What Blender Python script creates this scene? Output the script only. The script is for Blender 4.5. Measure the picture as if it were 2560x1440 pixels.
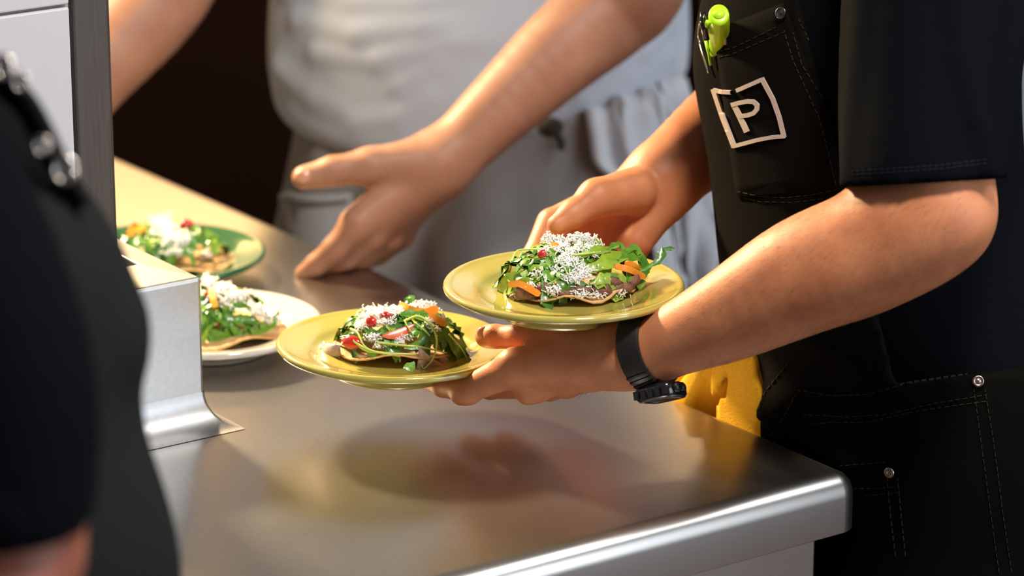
import bpy, bmesh, math, random
import numpy as np
from math import sin, cos, pi, radians
from mathutils import Vector, Matrix
from mathutils.bvhtree import BVHTree

for o in list(bpy.data.objects): bpy.data.objects.remove(o)
S = bpy.context.scene
COL = S.collection
random.seed(7); rng = np.random.default_rng(7)

# ------------------------------------------------------------------ camera, world, lights, exposure
FPX = 8600.0; TH = radians(17.1); ZC = 0.92            # focal length in pixels, pitch, counter height
CAM = np.array([0, 0, 2.04]); FW = np.array([0, cos(TH), -sin(TH)]); UP = np.array([0, sin(TH), cos(TH)]); RT = np.array([1., 0, 0])
cd = bpy.data.cameras.new('camera'); cam = bpy.data.objects.new('camera', cd); COL.objects.link(cam)
cam.location = CAM; cam.rotation_euler = (pi/2 - TH, 0, 0)
cd.sensor_width = 36; cd.lens = FPX/2560*36; cd.clip_start = .05; cd.clip_end = 60
cd.dof.use_dof = True; cd.dof.focus_distance = 3.26; cd.dof.aperture_fstop = 3.4
S.camera = cam
S.view_settings.view_transform = 'Standard'; S.view_settings.look = 'None'; S.view_settings.gamma = 1
S.view_settings.use_curve_mapping = False; S.view_settings.exposure = 0.0
W = bpy.data.worlds.new('world'); S.world = W; W.use_nodes = True
W.node_tree.nodes['Background'].inputs[0].default_value = (.75, .80, .90, 1)
W.node_tree.nodes['Background'].inputs[1].default_value = .12

def area(name, loc, target, sx, sy, power, color, spread=180):
    l = bpy.data.lights.new(name, 'AREA'); l.shape = 'RECTANGLE'; l.size = sx; l.size_y = sy
    l.energy = power; l.color = color; l.spread = radians(spread)
    o = bpy.data.objects.new(name, l); COL.objects.link(o); o.location = loc
    o.rotation_euler = (Vector(target) - Vector(loc)).to_track_quat('-Z', 'Y').to_euler(); return o
area('heat_lamp_light', (-.86, 4.20, 1.80), (-.02, 3.15, .92), .14, .14, 13, (1, .74, .42), 66)
area('window_light', (3.4, 1.0, 1.7), (0, 3.2, 1.05), 2.4, 2.4, 75, (.82, .90, 1))
area('ceiling_light', (2.0, 3.1, 3.2), (.2, 3.2, .9), 1.1, 1.1, 38, (.95, .97, 1))
area('pass_light', (.55, 2.25, 3.0), (.0, 3.2, 1.0), .35, .35, 50, (1, .92, .82))
area('counter_tint_light', (-.6, 6.2, 2.3), (-.6, 6.46, 1.4), 2.8, .25, 78, (1, .70, .37))  # added unseen lamp: warms the cream panel that the counter reflects

# ------------------------------------------------------------------ helpers
def P(x, y, d): return CAM + d*FW + (x-1280)/FPX*d*RT - (y-720)/FPX*d*UP
def RAY(x, y):
    r = P(x, y, 1) - CAM; return r/np.linalg.norm(r)
A1 = radians(54.6); U1 = np.array([sin(A1), cos(A1), 0]); U2 = np.array([-cos(A1), sin(A1), 0])
O = np.array([-.3008, 3.1844, ZC])                      # front right foot of the steel pedestal on the counter
def Q(a, b, z=0): return O + a*U1 + b*U2 + np.array([0, 0, z])
LOCAL = Matrix(((U1[0], U2[0], 0, O[0]), (U1[1], U2[1], 0, O[1]), (0, 0, 1, ZC), (0, 0, 0, 1)))

def nt(m): return m.node_tree.nodes, m.node_tree.links
def mat(name, col, rough=.5, metal=0, coat=0, spec=.5, bump=0, bscale=200, var=0, vscale=30, sss=0, sheen=0, stretch=None, col2=None, trans=0):
    m = bpy.data.materials.new(name); m.use_nodes = True; N, L = nt(m); b = N['Principled BSDF']
    b.inputs['Base Color'].default_value = (*col, 1); b.inputs['Roughness'].default_value = rough
    b.inputs['Metallic'].default_value = metal; b.inputs['Coat Weight'].default_value = coat
    b.inputs['Coat Roughness'].default_value = .06; b.inputs['Specular IOR Level'].default_value = spec
    if sss:
        b.inputs['Subsurface Weight'].default_value = sss; b.inputs['Subsurface Radius'].default_value = (.012, .004, .002)
        b.inputs['Subsurface Scale'].default_value = 1
    if sheen: b.inputs['Sheen Weight'].default_value = sheen; b.inputs['Sheen Roughness'].default_value = .5
    if trans: b.inputs['Transmission Weight'].default_value = trans
    tc = N.new('ShaderNodeTexCoord'); mp = N.new('ShaderNodeMapping'); L.new(tc.outputs['Object'], mp.inputs['Vector'])
    if stretch: mp.inputs['Scale'].default_value = stretch
    if var or col2:
        n = N.new('ShaderNodeTexNoise'); n.inputs['Scale'].default_value = vscale; n.inputs['Detail'].default_value = 5
        L.new(mp.outputs[0], n.inputs['Vector']); r = N.new('ShaderNodeValToRGB'); L.new(n.outputs['Fac'], r.inputs[0])
        c2 = col2 or tuple(c*(1-var) for c in col)
        r.color_ramp.elements[0].position = .35; r.color_ramp.elements[1].position = .65
        r.color_ramp.elements[0].color = (*c2, 1); r.color_ramp.elements[1].color = (*col, 1)
        L.new(r.outputs[0], b.inputs['Base Color'])
    if bump:
        n = N.new('ShaderNodeTexNoise'); n.inputs['Scale'].default_value = bscale; n.inputs['Detail'].default_value = 4
        L.new(mp.outputs[0], n.inputs['Vector']); bp = N.new('ShaderNodeBump'); bp.inputs['Strength'].default_value = bump
        bp.inputs['Distance'].default_value = .002; L.new(n.outputs['Fac'], bp.inputs['Height']); L.new(bp.outputs[0], b.inputs['Normal'])
    return m

def steel(name, col, rough, vary=.12, axis=(3, 160, 3), bump=.04, wear=0):
    m = bpy.data.materials.new(name); m.use_nodes = True; N, L = nt(m); b = N['Principled BSDF']
    b.inputs['Metallic'].default_value = 1; b.inputs['Base Color'].default_value = (*col, 1)
    tc = N.new('ShaderNodeTexCoord'); mp = N.new('ShaderNodeMapping'); mp.inputs['Scale'].default_value = axis
    L.new(tc.outputs['Object'], mp.inputs['Vector'])
    n = N.new('ShaderNodeTexNoise'); n.inputs['Scale'].default_value = 6; n.inputs['Detail'].default_value = 6
    L.new(mp.outputs[0], n.inputs['Vector'])
    n2 = N.new('ShaderNodeTexNoise'); n2.inputs['Scale'].default_value = 7; n2.inputs['Detail'].default_value = 4
    L.new(tc.outputs['Object'], n2.inputs['Vector'])
    mx = N.new('ShaderNodeMath'); mx.operation = 'MULTIPLY_ADD'; L.new(n2.outputs['Fac'], mx.inputs[0])
    mx.inputs[1].default_value = vary; mx.inputs[2].default_value = rough - vary*.5
    m2 = N.new('ShaderNodeMath'); m2.operation = 'MULTIPLY_ADD'; L.new(n.outputs['Fac'], m2.inputs[0]); m2.inputs[1].default_value = vary*.6
    L.new(mx.outputs[0], m2.inputs[2]); L.new(m2.outputs[0], b.inputs['Roughness'])
    bp = N.new('ShaderNodeBump'); bp.inputs['Strength'].default_value = bump; bp.inputs['Distance'].default_value = .001
    L.new(n.outputs['Fac'], bp.inputs['Height']); L.new(bp.outputs[0], b.inputs['Normal'])
    if wear:
        r = N.new('ShaderNodeValToRGB'); L.new(n.outputs['Fac'], r.inputs[0])
        r.color_ramp.elements[0].color = (*[c*(1-wear) for c in col], 1); r.color_ramp.elements[1].color = (*col, 1)
        r.color_ramp.elements[0].position = .3; r.color_ramp.elements[1].position = .7
        L.new(r.outputs[0], b.inputs['Base Color'])
    return m

def link(name, me, m=None, parent=None, smooth=True):
    me.name = name
    if m is not None: me.materials.append(m)
    if smooth: me.polygons.foreach_set('use_smooth', [True]*len(me.polygons))
    o = bpy.data.objects.new(name, me); COL.objects.link(o)
    if parent is not None: o.parent = parent
    return o
def mesh(v, f):
    me = bpy.data.meshes.new('m'); me.from_pydata([tuple(map(float, x)) for x in v], [], [tuple(x) for x in f]); me.update(); return me
def thing(name, label, cat, loc=(0, 0, 0), group=None):
    o = bpy.data.objects.new(name, None); COL.objects.link(o); o.location = loc; o.empty_display_size = .05
    o['label'] = label; o['category'] = cat
    if group: o['group'] = group
    return o
def tag(o, label, cat, group=None):
    o['label'] = label; o['category'] = cat
    if group: o['group'] = group
    return o
def keep(o):
    """children are built in world coordinates; put them under a moved parent without moving them"""
    o.matrix_parent_inverse = Matrix.Translation(o.parent.location).inverted(); return o

class MB:
    def __init__(s): s.v = []; s.f = []
    def add(s, v, f):
        n = len(s.v); s.v += [tuple(map(float, x)) for x in v]; s.f += [tuple(i+n for i in q) for q in f]
    def tube(s, pts, r, k=8, cap=True, flat=None):
        pts = [np.array(p, float) for p in pts]; n = len(pts); rr = r if hasattr(r, '__len__') else [r]*n
        t0 = pts[1]-pts[0]; a = np.cross(t0, [0, 0, 1]);
        if np.linalg.norm(a) < 1e-6*np.linalg.norm(t0) + 1e-12: a = np.cross(t0, [0, 1, 0])
        a /= np.linalg.norm(a); V = []
        for i in range(n):
            t = pts[min(i+1, n-1)]-pts[max(i-1, 0)]; t = t/(np.linalg.norm(t)+1e-12)
            a = a - t*(a@t); a /= np.linalg.norm(a)+1e-12; b = np.cross(t, a)
            for j in range(k):
                w = 2*pi*j/k; V.append(pts[i] + rr[i]*(cos(w)*a*(flat or 1) + sin(w)*b))
        Fc = [(i*k+j, i*k+(j+1) % k, (i+1)*k+(j+1) % k, (i+1)*k+j) for i in range(n-1) for j in range(k)]
        if cap: Fc += [tuple(reversed(range(k))), tuple((n-1)*k+j for j in range(k))]
        s.add(V, Fc)
    def box(s, c, ax, half):
        ax = np.array(ax, float); V = [np.array(c)+sum(sg*h*e for sg, h, e in zip(q, half, ax)) for q in
             [(-1,-1,-1),(1,-1,-1),(1,1,-1),(-1,1,-1),(-1,-1,1),(1,-1,1),(1,1,1),(-1,1,1)]]
        s.add(V, [(3,2,1,0),(4,5,6,7),(0,1,5,4),(1,2,6,5),(2,3,7,6),(3,0,4,7)])
    def ellipsoid(s, c, ax, rad, nu=12, nv=8):
        ax = np.array(ax, float); V = []; Fc = []
        for i in range(nv+1):
            th = pi*i/nv
            for j in range(nu):
                ph = 2*pi*j/nu; q = (sin(th)*cos(ph)*rad[0], sin(th)*sin(ph)*rad[1], cos(th)*rad[2])
                V.append(np.array(c)+q[0]*ax[0]+q[1]*ax[1]+q[2]*ax[2])
        for i in range(nv):
            for j in range(nu): Fc.append((i*nu+j, (i+1)*nu+j, (i+1)*nu+(j+1) % nu, i*nu+(j+1) % nu))
        s.add(V, Fc)
    def build(s, name, m, parent=None, smooth=True, bevel=0, seg=3):
        o = link(name, mesh(s.v, s.f), m, parent, smooth)
        bm = bmesh.new(); bm.from_mesh(o.data); bmesh.ops.remove_doubles(bm, verts=bm.verts, dist=1e-6)
        bmesh.ops.recalc_face_normals(bm, faces=bm.faces); bm.to_mesh(o.data); bm.free()
        if bevel:
            b = o.modifiers.new('bevel', 'BEVEL'); b.width = bevel; b.segments = seg; b.limit_method = 'ANGLE'; b.angle_limit = radians(30)
            b.harden_normals = False
        return o
def spline(pts, n=8):
    pts = [np.array(p, float) for p in pts]; q = [2*pts[0]-pts[1]]+pts+[2*pts[-1]-pts[-2]]; out = []
    for i in range(1, len(q)-2):
        for k in range(n):
            t = k/n; a, b, c, d = q[i-1:i+3]
            out.append(.5*(2*b+(c-a)*t+(2*a-5*b+4*c-d)*t*t+(3*b-a-3*c+d)*t**3))
    out.append(pts[-1]); return out

# ---- signed distance fields and their meshing (surface nets)
def cap(p, a, b, ra, rb, flat=None):
    a = np.asarray(a, np.float32); b = np.asarray(b, np.float32); ba = b-a; pa = p-a
    t = np.clip(pa@ba/max(float(ba@ba), 1e-9), 0, 1); o = pa-t[:, None]*ba
    if flat is not None:
        n = np.asarray(flat[0], np.float32); n = n/np.linalg.norm(n); o = o+(o@n)[:, None]*n*(1/flat[1]-1)
    return np.linalg.norm(o, axis=1)-(ra+(rb-ra)*t)
def ell(p, c, ax, rad):
    q = (p-np.asarray(c, np.float32))@np.asarray(ax, np.float32).T; r = np.asarray(rad, np.float32)
    k0 = np.linalg.norm(q/r, axis=1); k1 = np.linalg.norm(q/(r*r), axis=1)+1e-9; return k0*(k0-1)/k1
def smin(a, b, k):
    h = np.clip(.5+.5*(b-a)/k, 0, 1); return b*(1-h)+a*h-k*h*(1-h)
def smax(a, b, k): return -smin(-a, -b, k)
def chain(p, pts, rad, k=.01, flat=None):
    d = None
    if .02 <= k <= .03 and len(pts) > 2:                 # long limbs: a smooth curve with smoothly changing girth
        q = spline([np.append(a, r) for a, r in zip(pts, rad)], 5); pts = [a[:3] for a in q]; rad = [float(a[3]) for a in q]; k = .003
    for i in range(len(pts)-1):
        c = cap(p, pts[i], pts[i+1], rad[i], rad[i+1], flat); d = c if d is None else smin(d, c, k)
    return d
def polygonise(f, lo, hi, h):
    lo = np.asarray(lo, float); n = np.ceil((np.asarray(hi, float)-lo)/h/4).astype(int)*4+1
    ax = [np.arange(n[i], dtype=np.float32)*h+lo[i] for i in range(3)]
    s = 4; nc = (n-1)//s
    cg = np.stack(np.meshgrid(*[ax[i][:-1].reshape(-1, s).mean(1) + h/2 for i in range(3)], indexing='ij'), -1).reshape(-1, 3).astype(np.float32)
    cv = f(cg).reshape(nc)
    big = np.full(n, 1., np.float32)
    up = np.repeat(np.repeat(np.repeat(cv, s, 0), s, 1), s, 2); big[:-1, :-1, :-1] = up
    big[-1] = big[-2]; big[:, -1] = big[:, -2]; big[:, :, -1] = big[:, :, -2]
    msk = np.abs(big) < s*h*1.5
    ii = np.argwhere(msk); pts = np.stack([ax[k][ii[:, k]] for k in range(3)], 1).astype(np.float32)
    out = np.empty(len(pts), np.float32)
    for a in range(0, len(pts), 400000): out[a:a+400000] = f(pts[a:a+400000])
    big[msk] = out
    neg = big < 0; c = neg[:-1, :-1, :-1].astype(np.int8)
    for d in [(1,0,0),(0,1,0),(0,0,1),(1,1,0),(1,0,1),(0,1,1),(1,1,1)]:
        c = c+neg[d[0]:n[0]-1+d[0], d[1]:n[1]-1+d[1], d[2]:n[2]-1+d[2]]
    act = np.argwhere((c > 0) & (c < 8)); idx = np.full(c.shape, -1, np.int32); idx[tuple(act.T)] = np.arange(len(act))
    acc = np.zeros((len(act), 3), np.float64); cnt = np.zeros(len(act))
    corner = [(i, j, k) for i in (0, 1) for j in (0, 1) for k in (0, 1)]
    for a in corner:
        for d in range(3):
            if a[d]: continue
            b = list(a); b[d] = 1
            va = big[tuple((act+a).T)]; vb = big[tuple((act+b).T)]; m = (va < 0) != (vb < 0)
            t = np.where(m, va/np.where(m, va-vb, 1), 0); q = np.tile(np.array(a, float), (len(act), 1)); q[:, d] += t
            acc[m] += q[m]; cnt[m] += 1
    V = lo+(act+acc/cnt[:, None])*h; Fs = []
    for d in range(3):
        e, g = [(1, 2), (2, 0), (0, 1)][d]
        sl = [slice(None)]*3; sr = [slice(None)]*3; sl[d] = slice(0, -1); sr[d] = slice(1, None)
        ch = np.argwhere(neg[tuple(sl)] != neg[tuple(sr)]); ch = ch[(ch[:, e] > 0) & (ch[:, g] > 0) & (ch[:, e] < n[e]-1) & (ch[:, g] < n[g]-1)]
        de = np.eye(3, dtype=int)[e]; dg = np.eye(3, dtype=int)[g]
        qd = np.stack([idx[tuple((ch-o).T)] for o in (0*de, de, de+dg, dg)], 1)
        fl = neg[tuple(ch.T)]; qd[fl] = qd[fl][:, ::-1]; Fs.append(qd[(qd >= 0).all(1)])
    return V, np.concatenate(Fs)[:, ::-1]
def bounds(*sets):
    a = np.concatenate([np.array(q, float).reshape(-1, 3) for q in sets]); return a.min(0), a.max(0)
def face_cam(o):
    if sum((Vector(CAM)-q.center).dot(q.normal) for q in o.data.polygons) < 0: o.data.flip_normals()
def np_mesh(VF):
    v = np.concatenate([x[0] for x in VF]); off = 0; fs = []
    for x in VF: fs.append(x[1]+off); off += len(x[0])
    f = np.concatenate(fs); me = bpy.data.meshes.new('m'); me.vertices.add(len(v)); me.vertices.foreach_set('co', v.astype(np.float32).ravel())
    me.loops.add(f.size); me.loops.foreach_set('vertex_index', f.astype(np.int32).ravel())
    me.polygons.add(len(f)); me.polygons.foreach_set('loop_start', np.arange(len(f), dtype=np.int32)*4)
    me.polygons.foreach_set('loop_total', np.full(len(f), 4, np.int32)); me.update(calc_edges=True); me.validate(); return me
def bvh_of(me):
    n = len(me.vertices); v = np.empty(n*3, np.float32); me.vertices.foreach_get('co', v)
    return BVHTree.FromPolygons(v.reshape(-1, 3).tolist(), [tuple(p.vertices) for p in me.polygons])
def hit(bvh, x, y, off=0.):
    r = Vector(RAY(x, y)); h = bvh.ray_cast(Vector(CAM), r)
    if h[0] is None: return None
    n = h[1] if h[1].dot(r) < 0 else -h[1]
    return np.array(h[0]+n*off), np.array(n)
def ribbon(bvh, pts, w, off=.0015, step=6, dash=0):
    """a flat strip of width w (pixels of the photograph) sewn onto a cloth surface along a line"""
    dense = []
    for a, b in zip(pts[:-1], pts[1:]):
        a = np.array(a, float); b = np.array(b, float); k = max(1, int(np.linalg.norm(b-a)/step))
        dense += [a+(b-a)*i/k for i in range(k)]
    dense.append(np.array(pts[-1], float)); V = []; Fc = []; prev = None; cnt = 0
    for i, q in enumerate(dense):
        t = dense[min(i+1, len(dense)-1)]-dense[max(i-1, 0)]; t /= np.linalg.norm(t)+1e-9; nrm = np.array([-t[1], t[0]])
        A = hit(bvh, *(q+nrm*w/2), off); B = hit(bvh, *(q-nrm*w/2), off)
        if A is None or B is None: prev = None; continue
        A2 = A[0]-A[1]*(off+.001); B2 = B[0]-B[1]*(off+.001)
        V += [A[0], B[0], A2, B2]; c = len(V)-4
        if prev is not None and np.linalg.norm(V[prev]-A[0]) < .03 and not (dash and cnt % dash == dash-1):
            p_ = prev; Fc += [(p_, p_+1, c+1, c), (p_, c, c+2, p_+2), (p_+1, p_+3, c+3, c+1)]
        prev = c; cnt += 1
    return V, Fc

# ------------------------------------------------------------------ materials
M = {}
M['steel'] = steel('brushed_steel', (.46, .455, .45), .38, .06, (30, 30, 30), .005, .1)
M['counter'] = steel('worn_counter_steel', (.55, .525, .49), .27, .08, (260, 8, 260), .012, .14)
M['guard'] = steel('dull_corner_steel', (.11, .098, .092), .5, .1, (60, 60, 3), .05, .2)
M['tile'] = mat('white_glazed_tile', (.50, .50, .53), .15, coat=.3, bump=.02, bscale=30)
M['grout'] = mat('grey_grout', (.33, .29, .27), .9, bump=.3, bscale=400)
M['brown_wall'] = mat('dark_brown_paint', (.013, .0045, .0022), .75, spec=.08, var=.3, vscale=3)
M['tint_panel'] = mat('cream_tint_panel', (.72, .60, .42), .4)  # for the unseen panel added to tint the counter's reflection
M['grey_panel'] = mat('blue_grey_panel', (.30, .34, .40), .4, var=.1, vscale=6)
M['floor'] = mat('brown_quarry_floor', (.12, .06, .04), .5, var=.3, vscale=8)
M['yellow'] = mat('olive_yellow_glaze', (.455, .385, .082), .16, coat=1, var=.07, vscale=18)
M['white_glaze'] = mat('cream_white_glaze', (.60, .575, .53), .16, coat=1)
M['green_glaze'] = mat('green_glaze', (.025, .13, .05), .16, coat=1, var=.15, vscale=18)
M['skin_a'] = mat('tan_skin', (.62, .245, .115), .48, bump=.14, bscale=650, col2=(.52, .185, .082), vscale=26, sss=.12, spec=.35)
M['skin_b'] = mat('pale_skin', (.40, .205, .128), .5, bump=.08, bscale=500, col2=(.34, .16, .098), vscale=22, sss=.12, spec=.35)
M['skin_c'] = mat('reddish_skin', (.32, .105, .06), .5, bump=.1, bscale=500, col2=(.26, .08, .045), vscale=25, sss=.1, spec=.35)
M['nail'] = mat('fingernail', (.62, .30, .20), .28, coat=.4, spec=.5)
M['hair'] = mat('dark_hair', (.01, .007, .005), .5, bump=.6, bscale=200)
M['black_shirt'] = mat('black_navy_jersey', (.0022, .0028, .0042), .9, spec=.04, bump=.25, bscale=900)
M['black_apron'] = mat('black_canvas', (.0042, .0036, .0028), .9, spec=.04, bump=.4, bscale=1400)
M['grey_apron'] = mat('charcoal_canvas', (.012, .0135, .013), .9, spec=.04, bump=.3, bscale=900)
M['trousers'] = mat('dark_trousers', (.02, .02, .022), .9)
M['stitch'] = mat('brown_thread', (.034, .027, .020), .9, spec=.1)
M['navy_thread'] = mat('navy_thread', (.018, .023, .032), .9, spec=.1)
M['emblem'] = mat('pinkish_white_thread', (.60, .48, .42), .75, bump=.6, bscale=900, stretch=(1, 1, 6))
M['copper'] = mat('copper_rivet', (.55, .42, .34), .3, metal=1)
M['dark_metal'] = mat('dark_metal', (.12, .115, .11), .35, metal=1)
M['white_cloth'] = mat('blue_white_cotton', (.47, .52, .59), .9, bump=.3, bscale=500, sheen=.15, var=.06, vscale=5)
M['beige_cloth'] = mat('grey_beige_apron', (.27, .262, .25), .9, bump=.3, bscale=500, var=.12, vscale=8)
M['pocket_cloth'] = mat('grey_pocket_cloth', (.33, .34, .35), .9, bump=.3, bscale=500)
M['lit_apron_cloth'] = mat('white_lit_apron_cloth', (.50, .52, .55), .9, bump=.3, bscale=500)  # apron cloth with the window light put into its colour
M['tie_shade'] = mat('dark_tie_and_shade', (.035, .028, .024), .9)  # tie and knot colour, also painted shade in the waist gaps
M['yellow_towel'] = mat('yellow_terry', (.92, .50, .008), .95, bump=.8, bscale=700)
M['rubber'] = mat('black_rubber', (.011, .010, .010), .42, spec=.5, bump=.05, bscale=600)
M['print'] = mat('grey_print', (.16, .15, .14), .6)
M['gloss_black'] = mat('gloss_black', (.008, .008, .009), .18, coat=.6)
M['neon'] = mat('neon_cap', (.50, .86, .02), .3, coat=.4)
M['chrome'] = mat('pen_steel', (.62, .58, .54), .25, metal=1)
M['tortilla'] = mat('fried_corn_tortilla', (.70, .46, .20), .7, bump=.6, bscale=260, col2=(.48, .25, .08), vscale=60)
GREENS = [mat('dark_leaf', (.045, .155, .018), .33, coat=.3, col2=(.07, .21, .024), vscale=120, bump=.25, bscale=180, sss=.15),
          mat('mid_leaf', (.15, .34, .03), .33, coat=.3, col2=(.085, .24, .02), vscale=120, bump=.25, bscale=180, sss=.15),
          mat('bright_leaf', (.34, .49, .045), .36, coat=.25, col2=(.21, .38, .03), vscale=120, bump=.2, bscale=180, sss=.15)]
M['stem'] = mat('pale_stem', (.50, .64, .14), .35, coat=.3)
M['tomato'] = mat('red_tomato', (.58, .028, .018), .22, coat=.6, col2=(.46, .015, .012), vscale=40)
M['tomato_flesh'] = mat('tomato_flesh', (.74, .20, .09), .25, coat=.5, col2=(.62, .09, .05), vscale=160)
M['carrot'] = mat('orange_carrot', (.90, .36, .035), .4, coat=.2, col2=(.84, .27, .02), vscale=80)
M['meat'] = mat('brown_shredded_meat', (.24, .115, .065), .5, coat=.2, bump=.8, bscale=300, col2=(.11, .05, .03), vscale=110)
M['ham'] = mat('pinkish_grey_ham', (.46, .32, .28), .45, coat=.3, bump=.3, bscale=250, col2=(.30, .20, .18), vscale=90)
M['cheese'] = mat('white_grated_cheese', (.93, .92, .90), .7, sss=.2)

# ------------------------------------------------------------------ the room
def slab(name, c, half, m, parent=None, bevel=0, ax=np.eye(3)):
    b = MB(); b.box(c, ax, half); o = b.build(name, m, parent, smooth=False, bevel=bevel); return o
fl = slab('floor', (0, 3.4, -.03), (3.6, 4.0, .03), M['floor']); fl['kind'] = 'structure'
wb = slab('wall_back', (0, 6.6, 1.5), (3.6, .06, 1.5), M['brown_wall']); wb['kind'] = 'structure'
ws = slab('added_tint_panel', (0, 6.53, 2.0), (3.6, .012, 1.0), M['tint_panel']); ws['kind'] = 'structure'  # unseen cream panel, added so the counter reflects a warm tan
fr = thing('steel_cabinet', 'blue-grey metal cabinet standing against the dark wall behind the chef', 'cabinet', (.87, 6.0, 0))
slab('body', (.87, 6.02, .95), (.50, .40, .95), M['grey_panel'], fr, .01); 
slab('door', (.87, 5.60, .60), (.49, .015, .55), M['grey_panel'], fr, .006)
slab('door', (.87, 5.60, 1.55), (.49, .015, .32), M['grey_panel'], fr, .006)
hb = MB(); hb.tube([(.47, 5.56, 1.0), (.47, 5.56, .75)], .012); hb.build('handle', M['chrome'], fr)
for ch in fr.children: keep(ch)

# ------------------------------------------------------------------ counter
UE, FE = .437, -.476                                        # side edge, front edge in pedestal coordinates
ct = thing('steel_counter', 'long brushed stainless steel pass counter under the held plates', 'counter', Q(0, 0, -ZC))
def swept_top():
    """counter top with a rolled front edge and rounded corner: closed outline offset inwards ring by ring"""
    rc = .022; out = []
    x0, x1, y0, y1 = -1.6, UE, FE, 2.6
    for cx, cy, a0, r in ((x1-rc, y0+rc, -90, rc), (x1-rc, y1-rc, 0, rc), (x0+rc, y1-rc, 90, rc), (x0+rc, y0+rc, 180, rc)):
        for k in range(7):
            w = radians(a0+15*k); out.append((cx, cy, cos(w), sin(w), r))
    prof = [(-.003, -.058), (0, -.056), (0, -.022), (-.0009, -.0155), (-.0035, -.0095), (-.0075, -.0048), (-.013, -.0016), (-.0195, 0)]
    V = []; Fc = []; n = len(out)
    for off, z in prof:
        for cx, cy, a, b, r in out: V.append((cx+a*(r+off), cy+b*(r+off), z))
    for i in range(len(prof)-1):
        for j in range(n): Fc.append((i*n+j, i*n+(j+1) % n, (i+1)*n+(j+1) % n, (i+1)*n+j))
    Fc.append(tuple((len(prof)-1)*n+j for j in range(n))); Fc.append(tuple(reversed(range(n))))
    return V, Fc
def local(name, v, f, m, parent, bevel=0, smooth=True):
    b = MB(); b.add(v, f); o = b.build(name, m, None, smooth, bevel); o.parent = parent
    o.matrix_local = Matrix.Translation(-Vector(parent.location)) @ LOCAL; return o
v, f = swept_top(); top = local('worktop', v, f, M['counter'], ct)
e = top.modifiers.new('edge', 'EDGE_SPLIT'); e.split_angle = radians(50)
def lbox(name, a0, a1, b0, b1, z0, z1, m, parent, bevel=.003):
    V = [(a, b, z) for z in (z0, z1) for a, b in ((a0, b0), (a1, b0), (a1, b1), (a0, b1))]
    return local(name, V, [(3,2,1,0),(4,5,6,7),(0,1,5,4),(1,2,6,5),(2,3,7,6),(3,0,4,7)], m, parent, bevel, False)
lbox('base_panel', -1.5, UE-.03, FE+.03, 2.5, -.80, -.057, M['counter'], ct)
for a, b in ((UE-.08, FE+.08), (UE-.08, 2.4), (-1.4, FE+.08), (-1.4, 2.4)):
    lbox('foot', a-.025, a+.025, b-.025, b+.025, -ZC, -.79, M['guard'], ct)

# ------------------------------------------------------------------ tiled wall end on its steel pedestal
pd = thing('steel_pedestal', 'stainless steel pedestal with coved foot carrying the tiled wall end', 'pedestal', Q(-.3, .1, 0))
H = .155; LW = .066; HX, HY = -.034, .0655
def ped():
    V = []; Fc = []
    def add(q):
        n = len(V); V.extend(q); Fc.append(tuple(range(n, n+len(q))))
    dz = .004; X0 = -1.2; Y1 = .30
    o0 = (0, 0, H-dz); i0 = (HX, HY, H)
    add([(X0, 0, .012), (0, 0, .012), o0, (X0, 0, H-dz)])                       # front
    add([(0, 0, .012), (0, Y1, .012), (0, Y1, H-dz), o0])                       # end
    add([(X0, 0, H-dz), o0, i0, (X0, HY, H)])                                  # front ledge
    add([o0, (0, Y1, H-dz), (HX, Y1, H), i0])                                  # side ledge
    add([(X0, HY, H), i0, (HX, HY, H-.03), (X0, HY, H-.03)])
    add([i0, (HX, Y1, H), (HX, Y1, H-.03), (HX, HY, H-.03)])
    add([(X0, HY, H-.03), (HX, HY, H-.03), (HX, Y1, H-.03), (X0, Y1, H-.03)])
    add([(X0, Y1, .012), (X0, Y1, H-.03), (0, Y1, H-.03), (0, Y1, .012)])
    return V, Fc
v, f = ped(); local('casing', v, f, M['steel'], pd, .0035, False)
def cove():
    R = .034; V = []; Fc = []; K = 10; X0 = -1.2; Y1 = .30
    for k in range(K+1):
        w = pi/2*k/K; d = R*(1-sin(w)); z = R*(1-cos(w))        # d: away from the casing, z: height
        d, z = R*(1-cos(pi/2-w)), R*(1-sin(pi/2-w))
        for x, y in ((X0, -d), (d*.75-.003, -d), (d*.75, -d), (d*.75, -d+.003), (d*.75, Y1)): V.append((x, y, z+.0006))
    for k in range(K):
        for j in range(4): Fc.append((k*5+j, k*5+j+1, k*5+6+j, k*5+5+j))
    return V, Fc
v, f = cove(); local('cove', v, f, M['steel'], pd)
wl = bpy.data.objects.new('wall_left', None); COL.objects.link(wl); wl['kind'] = 'structure'; wl.location = Q(-.5, .13, H-.03)
WX = -.052; WY = .070; WH = 1.9
core = lbox('core', -1.15, WX-.002, WY+.003, WY+.13, H-.03, WH, M['grout'], wl, 0)
lbox('corner_guard', WX-.042, WX, WY-.002, WY+.135, H-.028, WH, M['guard'], wl, .004)
th = .262; zt = None
z0 = H-.02; tiles = []
zs = []
zseam = float(Q(0, 0)[2]) and None
# the visible joint: find its height from the photograph's line
r = RAY(93, 23); nrm = U2; t = ((Q(0, WY)-CAM)@nrm)/(r@nrm); ZS = float((CAM+t*r)[2])-ZC
z = ZS-2*th
while z < WH-.05:
    za, zb = max(z+.0015, H-.02), z+th-.0015
    if zb-za > .02:
        for xb in np.arange(-1.15, WX-.05, th):
            xa_, xb_ = max(-1.14, WX-.0435-th*(int((WX-.0435-xb)/th)+1)+.0015), 0
        x = WX-.0445
        while x > -1.1:
            lbox('tile', x-.26, x, WY-.0035, WY+.006, za, zb, M['tile'], wl, .002); x -= .263
    z += th

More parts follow.
